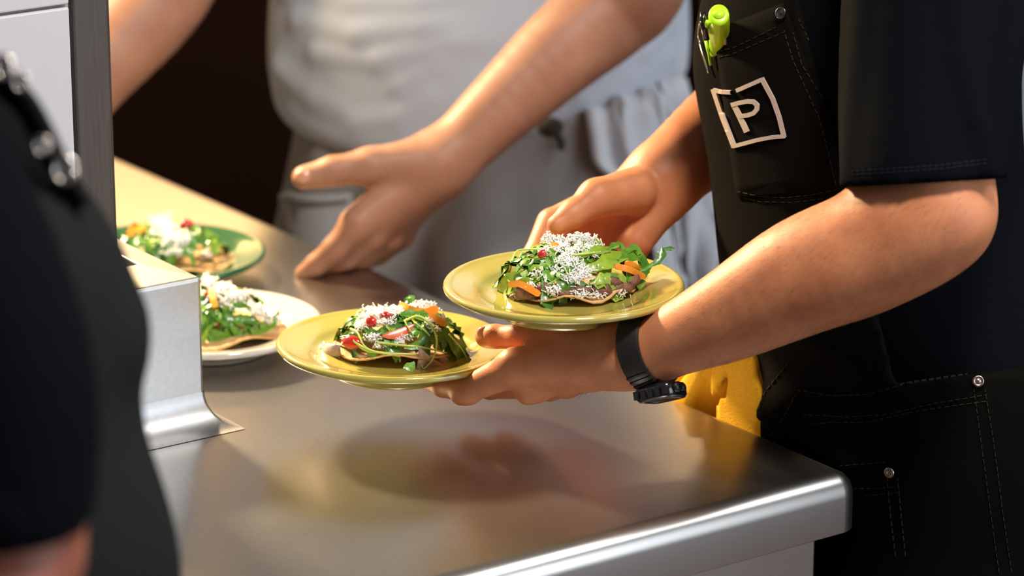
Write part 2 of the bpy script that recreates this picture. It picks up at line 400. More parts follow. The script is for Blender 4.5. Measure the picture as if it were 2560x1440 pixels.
# ------------------------------------------------------------------ plates
def lathe(prof, n=96):
    V = []; Fc = []
    for r_, z_ in prof:
        for j in range(n): V.append((r_*cos(2*pi*j/n), r_*sin(2*pi*j/n), z_))
    for i in range(len(prof)-1):
        for j in range(n): Fc.append((i*n+j, i*n+(j+1) % n, (i+1)*n+(j+1) % n, (i+1)*n+j))
    return V, Fc
PR = [(.0005, -.0135), (.055, -.0135), (.070, -.0125), (.077, -.0105), (.083, -.0072), (.090, -.0050), (.104, -.0020), (.1085, -.0006), (.1115, 0), (.1138, -.0008), (.1150, -.0028), (.1148, -.0052), (.1128, -.0072),
      (.106, -.0090), (.090, -.0140), (.076, -.0195), (.068, -.0235), (.0645, -.0265), (.063, -.0292), (.0605, -.0300), (.058, -.0290), (.056, -.0240), (.0005, -.0230)]
PR = [tuple(x) for x in spline([(a, b, 0) for a, b in PR], 3)]; PR = [(max(a, .0004), b) for a, b, _ in PR]
def plate(name, label, c, m, tilt=(0, 0), group='dressed plates'):
    v, f = lathe(PR); b = MB(); b.add(v, f); o = b.build(name, m, None); o.location = c; o.rotation_euler = (tilt[0], tilt[1], .3)
    return tag(o, label, 'plate', group)
PU = P(1409.5, 704, 3.27); PL = P(985, 853, 3.36)
PW = P(522, 800, 3.735); PW[2] = ZC+.0303; 
def on_z(x, y, z):
    r = RAY(x, y); return CAM+r*((z-CAM[2])/r[2])
PW = on_z(530, 800, ZC+.0305); PG = on_z(405, 626, ZC+.0305)
plate('dinner_plate', 'olive yellow plate held uppermost above the wristwatch hand', PU, M['yellow'])
plate('dinner_plate', 'olive yellow plate pinched under the thumb, lower of the two held plates', PL, M['yellow'], (0, radians(1.2)))
plate('dinner_plate', 'cream white plate on the counter beside the steel pedestal', PW, M['white_glaze'])
plate('dinner_plate', 'green plate on the counter, farthest back behind the white plate', PG, M['green_glaze'])

# ------------------------------------------------------------------ tostadas
def nz(v): v = np.array(v, float); return v/(np.linalg.norm(v)+1e-12)
def leaf_mesh(mb, path, nrm, width, lobes=4, fold=.25, jag=.5, seed=0):
    R_ = random.Random(seed); n = len(path); V = []; Fc = []
    for i, q in enumerate(path):
        t = nz(path[min(i+1, n-1)]-path[max(i-1, 0)]); nn = nrm[i]-t*(nrm[i]@t); nn = nz(nn); s = np.cross(nn, t); u = i/(n-1)
        env = sin(pi*min(1, .06+u*.97))**.6*(.55+.75*u) if u < .97 else .15
        lob = 1-jag*(.5+.5*cos(2*pi*lobes*u))*(1-.45*u)
        for side, sg in ((-1, 0), (-.5, 0), (0, 0), (.5, 0), (1, 0)):
            w = width*env*lob*(1+.25*(R_.random()-.5))*side
            lift = abs(side)*fold*width*env+(.10*width*(R_.random()-.5) if side else 0)
            V.append(q+s*w+nn*lift)
    for i in range(n-1):
        for j in range(4): Fc.append((i*5+j, i*5+j+1, i*5+6+j, i*5+5+j))
    mb.add(V, Fc)
class Tostada:
    def __init__(s, c, label, dome_c, dome_r, group='dressed tostadas'):
        s.c = np.array(c); s.dc = np.array(dome_c); s.dr = np.array(dome_r); s.root = thing('tostada', label, 'tostada', c, group)
    def put(s, mb, name, m, smooth=True): return keep(mb.build(name, m, s.root, smooth))
    def at(s, x, y, lift=0.):
        """the point of the heap seen at a pixel"""
        d = RAY(x, y); o = (CAM-s.dc)/s.dr; e = d/s.dr; a = e@e; b = 2*(o@e); c_ = o@o-1; D = b*b-4*a*c_
        t = (-b-math.sqrt(D))/(2*a) if D > 0 else -b/(2*a)
        p = CAM+d*t; n = nz((p-s.dc)/(s.dr**2)); return p+n*lift
    def nrm(s, p): return nz((p-s.dc)/(s.dr**2))
    def tortilla(s, r, wave, off=(0, 0, 0), seed=1, lift=0):
        R_ = random.Random(seed); V = []; Fc = []; nr, na = 7, 40; ph = [R_.random()*6 for _ in range(4)]
        for side in (0, 1):
            for i in range(nr+1):
                for j in range(na):
                    rr = r*i/nr; w = 2*pi*j/na; edge = (i/nr)**2
                    rr *= 1+.02*sin(3*w+ph[0])+.012*sin(7*w+ph[1])
                    z = wave(w)*edge+.0006*sin(9*w+ph[2])*edge+.003*(1-edge)+lift
                    V.append(s.c+np.array(off)+np.array([rr*cos(w), rr*sin(w), z+(.0017 if side == 0 else 0)]))
        o2 = (nr+1)*na
        for i in range(nr):
            for j in range(na):
                k = (j+1) % na; a, b, c_, d = i*na+j, i*na+k, (i+1)*na+k, (i+1)*na+j
                Fc += [(a, d, c_, b), (o2+a, o2+b, o2+c_, o2+d)]
        for j in range(na): k = (j+1) % na; Fc.append((nr*na+j, o2+nr*na+j, o2+nr*na+k, nr*na+k))
        mb = MB(); mb.add(V, Fc); s.put(mb, 'tortilla', M['tortilla'])
    def leaf_px(s, pts, width, g, lifts=None, lobes=3, jag=.5, stem=True, seed=0, facing=.5, lp=None):
        """leaf along a line of pixels, lying on the heap (lifts: height above it)"""
        lifts = lifts or [.002]*len(pts); q = [s.at(x, y, l) if lp is None else P(x, y, lp) for (x, y), l in zip(pts, lifts)]
        path = spline(q, 6); nn = [nz(s.nrm(p_)+facing*nz(CAM-p_)) for p_ in path]
        mb = MB(); leaf_mesh(mb, path, nn, width, lobes, .22, jag, seed); return s.put(mb, 'leaf', GREENS[g])
    def stem_px(s, pts, r=.0011, lifts=None, m='stem'):
        lifts = lifts or [.004]*len(pts); path = spline([s.at(x, y, l) for (x, y), l in zip(pts, lifts)], 7)
        mb = MB(); mb.tube(path, [r*(1-.5*i/len(path)) for i in range(len(path))], 6); s.put(mb, 'stem', M[m])
    def leaves(s, n, seed, rmin=0., rmax=.98, wid=(.006, .011), ln=(.022, .042), dark=.5):
        R_ = random.Random(seed)
        for i in range(n):
            w = R_.random()*2*pi; rr = math.sqrt(R_.uniform(rmin**2, rmax**2)); d = R_.random()*2*pi; L_ = R_.uniform(*ln); ps = []; nn = []
            for k in range(9):
                u = (k/8-.5)*L_; x = rr*cos(w)+u*cos(d)/s.dr[0]; y = rr*sin(w)+u*sin(d)/s.dr[1]; q = x*x+y*y
                z = math.sqrt(max(0, 1-min(q, 1)))
                if q > 1: z = -.15*(math.sqrt(q)-1)
                p_ = s.dc+s.dr*np.array([x, y, z]); nn.append(nz(np.array([x/s.dr[0], y/s.dr[1], (z+.25)/s.dr[2]])+np.array([R_.uniform(-9, 9), R_.uniform(-9, 9), 0])))
                ps.append(p_+nn[-1]*(.001+.004*R_.random()*sin(pi*k/8)+.005*max(0, k/8-.6)*R_.random()))
            mb = MB(); leaf_mesh(mb, ps, nn, R_.uniform(*wid), R_.choice([2, 3, 4]), .28, .5, seed*100+i)
            g = 0 if R_.random() < dark else R_.choice([1, 1, 2]); s.put(mb, 'leaf', GREENS[g])
    def strip_px(s, pts, w, th, name, m, lifts=None):
        lifts = lifts or [.005]*len(pts); path = spline([s.at(x, y, l) for (x, y), l in zip(pts, lifts)], 4); mb = MB(); n = len(path); V = []
        for i, q in enumerate(path):
            t = nz(path[min(i+1, n-1)]-path[max(i-1, 0)]); v_ = nz(CAM-q); a = nz(np.cross(t, v_)); b = np.cross(a, t)
            e = .55 if i in (0, n-1) else 1
            V += [q+a*w*e+b*th, q-a*w*e+b*th, q-a*w*e-b*th, q+a*w*e-b*th]
        Fc = [(i*4+j, i*4+(j+1) % 4, i*4+4+(j+1) % 4, i*4+4+j) for i in range(n-1) for j in range(4)]+[(3, 2, 1, 0), tuple((n-1)*4+j for j in range(4))]
        mb.add(V, Fc); o = s.put(mb, name, m, False); return o
    def chunk_px(s, x, y, rx, ry, name, m, seed, lift=.002, flat=.6, rough=.3):
        R_ = random.Random(seed); dice = 'dice' in name; c_ = s.at(x, y, lift); n_ = nz(s.nrm(c_)+.8*nz(CAM-c_)); a = nz(np.cross([0, 0, 1], n_)); b = np.cross(n_, a); k = 3.27/FPX
        bm = bmesh.new()
        if dice: bmesh.ops.create_cube(bm, size=1.7); bmesh.ops.bevel(bm, geom=bm.edges[:], offset=.18, segments=2, affect='EDGES')
        else: bmesh.ops.create_icosphere(bm, subdivisions=2, radius=1)
        tw = R_.uniform(.3, .9)
        for v_ in bm.verts:
            if dice: v_.co = Matrix.Rotation(tw, 3, 'X') @ (Matrix.Rotation(tw, 3, 'Z') @ v_.co)

            q = np.array(v_.co)*(1+rough*(R_.random()-.5)); q = c_+a*q[0]*rx*k+b*q[1]*ry*k+n_*q[2]*min(rx, ry)*k*flat; v_.co = q
        me = bpy.data.meshes.new(name); bm.to_mesh(me); bm.free(); return keep(link(name, me, m, s.root, True))
    def slab_px(s, poly, name, m, th=.0015, lift=.004, curl=0, seed=0):
        """a thin slice with the outline seen in the photograph, curled a little"""
        R_ = random.Random(seed); q = [s.at(x, y, lift+curl*R_.random()) for x, y in poly]; c_ = sum(q)/len(q); n_ = nz(s.nrm(c_)+.9*nz(CAM-c_)); k = len(q); c2 = c_+n_*curl*.4
        mid = [(c2+p_)/2+n_*curl*.3*R_.random() for p_ in q]
        V = [c2]+mid+q+[c2-n_*th]+[p_-n_*th for p_ in mid]+[p_-n_*th for p_ in q]; o2 = 2*k+1; Fc = []
        for i in range(k):
            j = (i+1) % k; Fc += [(0, 1+i, 1+j), (1+i, 1+k+i, 1+k+j, 1+j), (o2, o2+1+j, o2+1+i), (o2+1+i, o2+1+j, o2+1+k+j, o2+1+k+i), (1+k+i, o2+1+k+i, o2+1+k+j, 1+k+j)]
        mb = MB(); mb.add(V, Fc); return s.put(mb, name, m)
    def wedge_px(s, a, b, width, lift=.005, bulge=.004):
        """tomato wedge: curved crescent between two pixels, skin side down, flesh side to the viewer"""
        A, B = s.at(*a, lift), s.at(*b, lift); t = nz(B-A); L_ = np.linalg.norm(B-A); mid = (A+B)/2; v_ = nz(nz(CAM-mid)+.5*s.nrm(mid)); up = nz(np.cross(v_, t)); up = up if up[2] > 0 else -up
        V = []; n = 9
        for i in range(n):
            u = i/(n-1); e = math.sqrt(max(.02, 1-(2*u-1)**2)); c_ = A+(B-A)*u-up*bulge*(1-(2*u-1)**2)
            for ang in range(6):
                w = pi*ang/5; V.append(c_+up*(width*e*cos(w)*.6)-v_*(width*e*sin(w)*.7)+up*(.0))
        Fc = [(i*6+j, i*6+j+1, i*6+7+j, i*6+6+j) for i in range(n-1) for j in range(5)]
        mb = MB(); mb.add(V, Fc); o = s.put(mb, 'tomato_wedge', M['tomato'])
        mb = MB(); V2 = []
        for i in range(n): V2 += [V[i*6]+v_*.0002, (np.array(V[i*6])+np.array(V[i*6+5]))/2+v_*.0012, V[i*6+5]+v_*.0002]
        mb.add(V2, [(i*3+j, i*3+3+j, i*3+4+j, i*3+1+j) for i in range(n-1) for j in range(2)]); f_ = mb.build('flesh', M['tomato_flesh'], o); f_['label'] = 'orange wet inner flesh of the tomato wedge'
    def cheese(s, spots, seed, n, ln=(.003, .009), r=(.0004, .0008), lift=(.003, .009)):
        """grated cheese: short crinkled shreds scattered about the given pixel spots (x, y, spread x, spread y, weight)"""
        R_ = random.Random(seed); tot = sum(q[4] for q in spots); mb = MB()
        for i in range(n):
            u = R_.random()*tot
            for q in spots:
                u -= q[4]
                if u <= 0: break
            x, y = R_.gauss(q[0], q[2]*.55), R_.gauss(q[1], q[3]*.55); p_ = s.at(x, y, R_.uniform(*lift)+(q[5] if len(q) > 5 else 0)*R_.random()); d = nz([R_.gauss(0, 1) for _ in range(3)]); L_ = R_.uniform(*ln); ps = []
            for k in range(4): ps.append(p_+d*L_*(k/3-.5)+np.array([R_.gauss(0, .0007) for _ in range(3)]))
            mb.tube(ps, R_.uniform(*r), 4)
        o = s.put(mb, 'grated_cheese', M['cheese'], True); o['kind'] = 'stuff'

BK = np.array([0, 1., 0])
# upper held tostada
T = Tostada(PU+np.array([0, 0, -.0125]), 'tostada topped with arugula and a tall drift of white cheese on the upper yellow plate', PU+BK*.020+np.array([.004, 0, -.011]), (.063, .052, .035))
T.tortilla(.059, lambda w: .0015+(.009*math.exp(-((w-4.60)/.28)**2)+.0*w)+(.008*math.exp(-((w-5.6)/.25)**2)), (.009, .017, 0), 3)
for i, (x, y, a, b) in enumerate([(1320, 735, 34, 18), (1360, 722, 26, 14), (1450, 728, 32, 12), (1500, 726, 30, 14), (1545, 722, 36, 16), (1575, 703, 22, 20), (1415, 735, 30, 10), (1300, 742, 22, 10), (1525, 708, 26, 14)]):
    T.chunk_px(x, y, a, b, 'meat_shred', M['meat'], i, .003, .6, .5)
T.leaves(60, 11, 0, .97, (.006, .010), (.022, .040), .40)
def L_(pts, w, g, **k): T.leaf_px(pts, w, g, seed=len(COL.objects), **k)
L_([(1252, 742), (1275, 715), (1320, 690)], .012, 2, lobes=2, jag=.2); L_([(1262, 746), (1300, 725), (1345, 712)], .010, 2, lobes=2, jag=.25)
L_([(1290, 700), (1340, 690), (1395, 672)], .011, 2, jag=.3); L_([(1340, 690), (1370, 670), (1395, 650)], .010, 1, jag=.3)
L_([(1330, 622), (1370, 617), (1400, 628)], .004, 2, jag=.3); L_([(1345, 640), (1385, 632), (1420, 640)], .008, 1)
L_([(1395, 600), (1405, 612), (1420, 640)], .007, 2); L_([(1440, 645), (1475, 615), (1490, 625)], .011, 1, jag=.3); L_([(1420, 650), (1450, 640), (1480, 660)], .010, 1)
L_([(1450, 690), (1510, 670), (1560, 650)], .010, 2, jag=.4, lifts=[.004, .007, .008]); L_([(1430, 660), (1490, 645), (1535, 648)], .007, 2, lifts=[.005, .008, .009])
L_([(1540, 665), (1575, 660), (1595, 685)], .011, 1, jag=.3, lifts=[.006, .010, .006]); L_([(1590, 655), (1592, 675), (1580, 700)], .009, 0, jag=.25, lifts=[.008]*3)
L_([(1500, 690), (1520, 705), (1535, 730)], .011, 1, jag=.35); L_([(1515, 700), (1545, 705), (1550, 722)], .009, 2, jag=.4)
L_([(1420, 755-12), (1430, 720), (1450, 700)], .009, 1); L_([(1415, 740), (1440, 725), (1470, 715)], .008, 0); L_([(1455, 738), (1478, 715), (1492, 695)], .004, 2, jag=.2)
L_([(1350, 660), (1380, 662), (1400, 655)], .010, 0); L_([(1500, 650), (1530, 640), (1545, 650)], .006, 1, lifts=[.006, .012, .010], lobes=4, jag=.7)
L_([(1540, 655), (1570, 645), (1580, 655)], .006, 1, lifts=[.008, .012, .008])
# the sprig that sticks out over the rim
for pts, w, g in (([(1596, 680, 3.26), (1622, 668, 3.265), (1640, 652, 3.27)], .0022, 1), ([(1632, 665, 3.267), (1650, 645, 3.27), (1655, 618, 3.275)], .0055, 0), ([(1652, 626, 3.274), (1668, 622, 3.276), (1687, 621, 3.278)], .0025, 0)):
    q = spline([P(*p_) for p_ in pts], 6); mb = MB(); leaf_mesh(mb, q, [nz(CAM-p_+np.array([0, 0, 1.2])) for p_ in q], w, 2, .2, .3, 5); T.put(mb, 'leaf', GREENS[g])
T.stem_px([(1294, 672), (1305, 650), (1330, 638), (1365, 634)], .0010, [.010, .010, .006, .004])
T.stem_px([(1270, 692), (1278, 705), (1292, 712)], .0012); T.stem_px([(1480, 715), (1492, 698), (1500, 680)], .0014); T.stem_px([(1340, 728), (1380, 710), (1420, 690)], .0013)
T.stem_px([(1430, 655), (1480, 650), (1530, 640)], .0011, [.008]*3)
T.strip_px([(1287, 716), (1310, 715), (1335, 726), (1357, 737)], .0032, .0012, 'carrot_strip', M['carrot'], [.008]*4)
T.strip_px([(1525, 680), (1560, 688), (1590, 700)], .0030, .0012, 'carrot_strip', M['carrot'], [.009]*3)
T.strip_px([(1548, 676), (1565, 680), (1578, 690)], .0030, .0012, 'carrot_strip', M['carrot'], [.010]*3)
T.strip_px([(1382, 630), (1396, 634)], .0026, .0015, 'carrot_strip', M['carrot'], [.008]*2)
T.chunk_px(1361, 656, 11, 12, 'tomato_dice', M['tomato'], 4, .010, .8, .15)
T.cheese([(1452, 612, 24, 8, 5, .002), (1395, 617, 26, 8, 3.4), (1372, 612, 10, 10, 1.4), (1400, 632, 30, 10, 1.6), (1460, 630, 26, 16, 3), (1420, 650, 22, 12, 1.6), (1425, 668, 30, 12, 3), (1455, 690, 26, 12, 3.4), (1432, 702, 20, 10, 1.8), (1395, 680, 16, 8, .8), (1385, 728, 16, 10, 1.6), (1455, 735, 34, 8, 2.2), (1330, 718, 8, 6, .5), (1350, 690, 14, 10, .5), (1485, 648, 10, 8, .6), (1545, 735, 10, 4, .3), (1365, 640, 12, 8, .6)], 5, 1300, (.0025, .008), (.0004, .0008), (.003, .007))

# lower held tostada
T = Tostada(PL+np.array([0, 0, -.0125]), 'tostada with tomato wedges and curling green stems on the lower yellow plate', PL+BK*.012+np.array([.004, 0, -.009]), (.060, .050, .033))
T.tortilla(.060, lambda w: .0045+.0095*math.exp(-((w-4.75)/.5)**2)-.002*math.exp(-((w-4.0)/.3)**2), (.001, .009, 0), 6)
T.leaves(56, 23, 0, .95, (.005, .009), (.022, .040), .62)
L_([(855, 848), (880, 838), (930, 850)], .006, 2, lobes=5, jag=.75); L_([(845, 847), (870, 842), (900, 845)], .004, 1, lobes=3, jag=.7); L_([(857, 822), (868, 836), (890, 850)], .005, 1, lobes=3, jag=.7)
L_([(930, 855), (920, 835), (925, 815)], .006, 1); L_([(940, 835), (985, 827), (1020, 832)], .007, 0, jag=.2); L_([(1000, 800), (1040, 800), (1060, 815)], .009, 1, jag=.15, lifts=[.006]*3)
L_([(1010, 872), (1050, 865), (1080, 855)], .006, 1, jag=.2); L_([(1060, 830), (1090, 850), (1100, 880)], .011, 0); L_([(1080, 840), (1110, 855), (1125, 890)], .012, 0); L_([(1100, 838), (1125, 870), (1158, 908)], .009, 0, jag=.25, lifts=[.006, .008, .006])
L_([(1120, 850), (1125, 880), (1130, 900)], .009, 1, jag=.3); L_([(1110, 900), (1125, 895), (1135, 880)], .008, 2, jag=.2); L_([(1085, 800), (1095, 812), (1105, 825)], .007, 0)
L_([(925, 895), (930, 888), (940, 880)], .007, 1, lobes=3, jag=.4); L_([(1010, 772), (1022, 770), (1030, 780)], .006, 0, lifts=[.006, .010, .006])
L_([(935, 795), (925, 800), (918, 812)], .006, 1)
p0 = P(1010, 922, 3.29); q = spline([P(1008, 920, 3.285), P(1025, 916, 3.287), P(1038, 920, 3.29)], 5); mb = MB(); leaf_mesh(mb, q, [nz(CAM-p_+np.array([0, 0, .6])) for p_ in q], .0058, 2, .2, .3, 9); T.put(mb, 'leaf', GREENS[1])
T.stem_px([(1010, 815), (1040, 812), (1065, 830), (1078, 860), (1070, 890), (1052, 908), (1046, 904)], .0014, [.006, .010, .012, .013, .013, .012, .011])
T.stem_px([(900, 860), (925, 878), (970, 884), (1035, 886)], .0017, [.010, .011, .010, .009]); T.stem_px([(900, 859), (905, 866), (940, 880), (1000, 890)], .0014, [.012]*4)
T.stem_px([(885, 832), (905, 845), (920, 868), (930, 876)], .0013, [.006, .010, .012, .010]); T.stem_px([(1010, 820), (1018, 835), (1030, 850)], .0010, [.010]*3)
T.stem_px([(945, 862), (1000, 868), (1050, 872), (1105, 882)], .0014, [.007]*4); T.stem_px([(1035, 822), (1060, 842), (1068, 850)], .0010, [.008]*3); T.stem_px([(1105, 850), (1130, 875), (1158, 908)], .0009, [.012]*3)
T.strip_px([(999, 780), (1020, 790), (1050, 797), (1085, 796)], .0040, .0014, 'carrot_strip', M['carrot'], [.007]*4)
T.strip_px([(1055, 800), (1080, 810), (1105, 825)], .0035, .0014, 'carrot_strip', M['carrot'], [.007]*3)
T.strip_px([(1062, 795), (1085, 793)], .0030, .0014, 'carrot_strip', M['carrot'], [.009]*2)
T.wedge_px((960, 852), (1032, 828), .0075, .009, .003)
T.chunk_px(895, 864, 30, 17, 'tomato_piece', M['tomato'], 8, .010, .6, .32); T.chunk_px(935, 820, 14, 16, 'tomato_piece', M['tomato'], 9, .009, .7, .4); T.chunk_px(967, 806, 14, 10, 'tomato_piece', M['tomato'], 10, .009, .7, .4)
T.slab_px([(818, 872), (845, 862), (868, 868), (866, 885), (845, 905), (828, 902)], 'ham_slice', M['ham'], .0015, .006, .006, 1)
T.slab_px([(1040, 873), (1062, 888), (1100, 905), (1098, 920), (1060, 922), (1034, 915), (1040, 890)], 'ham_slice', M['ham'], .0015, .009, .004, 2)
T.slab_px([(1085, 885), (1110, 892), (1120, 908), (1100, 915)], 'ham_slice', M['ham'], .0015, .003, .004, 3)
T.slab_px([(1097, 800), (1106, 785), (1110, 800), (1104, 815)], 'ham_slice', M['ham'], .0012, .002, .003, 4)
T.slab_px([(1125, 850), (1145, 862), (1148, 872), (1130, 866)], 'ham_slice', M['ham'], .0012, .003, .003, 5)
T.cheese([(950, 796, 30, 10, 4, .003), (930, 812, 22, 12, 2.4), (985, 788, 20, 8, 2.4), (1050, 780, 30, 7, 3.6, .003), (1070, 788, 20, 8, 1.6), (925, 790, 8, 6, .8), (905, 825, 10, 8, .7), (970, 815, 20, 6, 1.2), (935, 850, 16, 6, 1.2), (1065, 815, 10, 8, .6), (950, 868, 20, 6, .5), (1000, 862, 10, 5, .4), (1080, 830, 16, 10, .5), (826, 868, 10, 5, .5), (875, 855, 8, 4, .3), (1005, 850, 20, 5, .3)], 6, 1300, (.002, .006), (.0003, .0008), (.003, .007))

# white plate tostada
T = Tostada(PW+np.array([0, 0, -.0125]), 'tostada heaped with dark greens and a carrot strip on the white plate', PW+np.array([-.005, .005, -.010]), (.062, .050, .040))
T.tortilla(.068, lambda w: .002+.010*math.exp(-((w-5.3)/.35)**2), (.008, -.006, 0), 8)
T.leaves(58, 31, 0, .95, (.007, .012), (.022, .045), .45)
L_([(600, 835), (640, 825), (690, 800)], .010, 1); L_([(640, 820), (670, 800), (695, 780)], .008, 2, lobes=4, jag=.7); L_([(520, 830), (560, 850), (600, 820)], .014, 1, jag=.2)
T.strip_px([(527, 745), (532, 765), (537, 782)], .0035, .0013, 'carrot_strip', M['carrot'], [.010]*3); T.chunk_px(518, 748, 10, 12, 'tomato_dice', M['tomato'], 3, .006)
T.cheese([(520, 720, 16, 10, 2, .003), (545, 740, 30, 14, 4), (590, 750, 26, 10, 3), (640, 785, 24, 14, 3), (670, 805, 16, 10, 1), (560, 765, 20, 10, 1)], 8, 420, (.003, .008), (.0006, .0011))
# green plate tostada
T = Tostada(PG+np.array([0, 0, -.0125]), 'tostada with a red tomato and white cheese on top, on the green plate', PG+np.array([.008, .0, -.010]), (.060, .050, .034))
T.tortilla(.062, lambda w: .002+.006*math.exp(-((w-4.9)/.4)**2), (.022, -.008, 0), 9)
T.leaves(50, 47, 0, .92, (.006, .011), (.022, .045), .5)
L_([(520, 600), (530, 615), (535, 640)], .010, 2, jag=.4); L_([(495, 605), (520, 595), (540, 610)], .010, 2)
T.chunk_px(463, 577, 22, 15, 'tomato_piece', M['tomato'], 3, .008, .8, .15); T.chunk_px(440, 590, 12, 10, 'tomato_piece', M['tomato'], 5, .006)
T.strip_px([(335, 580), (350, 582), (362, 590)], .005, .002, 'carrot_strip', M['carrot'], [.006]*3); T.strip_px([(330, 590), (345, 595)], .005, .002, 'carrot_strip', M['carrot'], [.006]*2)
T.cheese([(410, 575, 26, 12, 4, .002), (425, 600, 30, 16, 5), (450, 610, 24, 12, 3), (400, 560, 20, 6, 1), (510, 640, 8, 8, .5), (440, 635, 24, 8, 1.5)], 9, 480, (.003, .008), (.0006, .0011))

# ------------------------------------------------------------------ server in black (right)
VX = RT; VD = nz(P(2100, 400, 1)-CAM)
def px(*q): return np.array([P(*p_) for p_ in q])
# near (left) arm and hand
W0 = P(1622, 878, 3.225)
ARM = px((2335, -180, 3.19), (2325, 560, 3.10), (2190, 622, 3.115), (2010, 690, 3.14), (1830, 785, 3.175), (1700, 845, 3.205), (1622, 878, 3.225), (1560, 884, 3.235))
AR = [.060, .060, .056, .0515, .041, .0325, .0295, .0285]
def hand_near(p):
    d = chain(p, px((2325, 535, 3.10), (2190, 618, 3.115), (2010, 690, 3.14), (1830, 785, 3.175), (1700, 845, 3.205), (1622, 878, 3.225), (1560, 884, 3.235)), [.047, .0555, .053, .0425, .0335, .0305, .0285], .03)
    d = smin(d, cap(p, ARM[0], P(2325, 520, 3.10), .060, .052), .045)
    wr = P(1575, 884, 3.232)
    pm = None
    for (x, y, dd, r0, r1) in ((1290, 918, 3.262, .026, .0185), (1335, 955, 3.278, .026, .0165), (1375, 960, 3.300, .025, .0155), (1420, 955, 3.315, .023, .0145)):
        c = cap(p, wr, P(x, y, dd), r0, r1); pm = c if pm is None else smin(pm, c, .012)
    d = smin(d, pm, .02)
    tb = chain(p, px((1530, 858, 3.235), (1420, 846, 3.250), (1300, 843, 3.290), (1222, 841, 3.318)), [.019, .0150, .0118, .0112], .006)
    tb = smin(tb, cap(p, P(1235, 840, 3.308), P(1213, 842, 3.322), .0116, .0098), .004)
    d = smin(d, tb, .010)
    fg = chain(p, px((1285, 922, 3.262), (1168, 975, 3.292), (1108, 966, 3.325), (1068, 952, 3.350)), [.0172, .0128, .0104, .0086], .004)
    fg = smin(fg, cap(p, P(1150, 990, 3.294), P(1175, 985, 3.290), .0085, .0095), .006)
    d = smin(d, fg, .009)
    for pts in (((1328, 958, 3.278), (1225, 968, 3.322), (1165, 955, 3.355), (1120, 945, 3.375)), ((1370, 962, 3.300), (1285, 965, 3.350), (1225, 950, 3.380), (1185, 942, 3.395)), ((1415, 957, 3.318), (1345, 955, 3.360), (1300, 945, 3.385), (1270, 938, 3.400))):
        d = smin(d, chain(p, px(*pts), [.0150, .0115, .0098, .0082], .004), .006)
    d = smin(d, cap(p, P(1318, 985, 3.272), P(1345, 980, 3.275), .0100, .0095), .010)
    return d
# far (right) arm and hand, palm towards the viewer
def hand_far(p):
    d = chain(p, px((2330, -190, 3.62), (2060, 90, 3.66), (1830, 300, 3.56), (1700, 410, 3.490), (1650, 455, 3.475)), [.058, .054, .048, .040, .036], .03)
    wr = P(1648, 458, 3.472)
    pm = None
    for (x, y, dd, r0, r1) in ((1388, 565, 3.487, .028, .019), (1450, 595, 3.493, .027, .018), (1512, 610, 3.490, .027, .018), (1572, 612, 3.475, .027, .018)):
        c = cap(p, wr, P(x, y, dd), r0, r1); pm = c if pm is None else smin(pm, c, .014)
    pm = smin(pm, cap(p, P(1640, 520, 3.46), P(1592, 600, 3.452), .021, .018), .014)
    d = smin(d, pm, .02)
    tb = chain(p, px((1585, 478, 3.440), (1492, 495, 3.415), (1432, 536, 3.400), (1392, 562, 3.392)), [.0245, .0185, .0128, .0100], .008)
    d = smin(d, tb, .004)
    for pts in (((1380, 560, 3.472), (1338, 640, 3.452), (1352, 715, 3.400), (1370, 745, 3.360)), ((1440, 595, 3.476), (1410, 680, 3.455), (1415, 745, 3.395), (1425, 765, 3.345)), ((1510, 610, 3.474), (1490, 690, 3.452), (1490, 750, 3.390), (1495, 768, 3.345)), ((1575, 608, 3.462), (1570, 680, 3.445), (1565, 735, 3.395), (1562, 752, 3.360))):
        d = smin(d, chain(p, px(*pts), [.0165, .0122, .0102, .0085], .005), .007)
    return d
E3 = np.eye(3)
SV_T = [P(2190, -200, 3.40), P(2150, 150, 3.42), P(2200, 650, 3.42), P(2400, 1060, 3.40)]
def sv_torso(p, g=0.):
    d = chain(p, SV_T, [.135, .140, .132, .150], .10, (nz(RT-.25*FW), .93))
    d = smin(d, cap(p, P(2330, -190, 3.27), P(2330, -190, 3.58), .065, .065), .08)
    return d-g
HIP = SV_T[3]; FT = np.array([HIP[0]+.02, HIP[1], .04])
def sv_legs(p):
    d = None
    for s in (-.09, .09):
        k = np.array([HIP[0]+.01, HIP[1]+s, .50]); c = chain(p, [HIP+np.array([0, s, -.02]), k, np.array([HIP[0]+.04, HIP[1]+s, .06])], [.085, .06, .045], .03)
        c = smin(c, cap(p, [HIP[0]+.05, HIP[1]+s, .05], [HIP[0]-.12, HIP[1]+s, .04], .045, .038), .03); d = c if d is None else smin(d, c, .02)
    return d
HEAD = P(2080, -760, 3.44)
def sv_head(p):
    d = smin(cap(p, P(2170, -330, 3.42), P(2110, -560, 3.43), .062, .058), ell(p, HEAD, E3, (.098, .078, .118)), .03)
    d = smin(d, cap(p, HEAD+np.array([-.093, 0, .005]), HEAD+np.array([-.112, 0, -.018]), .010, .015), .012)       # nose
    d = smin(d, cap(p, HEAD+np.array([-.06, 0, -.09]), HEAD+np.array([-.088, 0, -.095]), .03, .018), .03)         # chin
    for s in (-1, 1):
        d = smin(d, ell(p, HEAD+np.array([.01, s*.078, -.005]), E3, (.020, .009, .032)), .006)                    # ears
        d = smax(d, -ell(p, HEAD+np.array([-.100, s*.031, .016]), E3, (.016, .014, .009)), .008)                  # eye sockets
        d = smin(d, ell(p, HEAD+np.array([-.084, s*.031, .015]), E3, (.012, .013, .011)), .002)
    d = smin(d, cap(p, HEAD+np.array([-.095, -.022, -.052]), HEAD+np.array([-.095, .022, -.052]), .006, .006), .006)
    return d
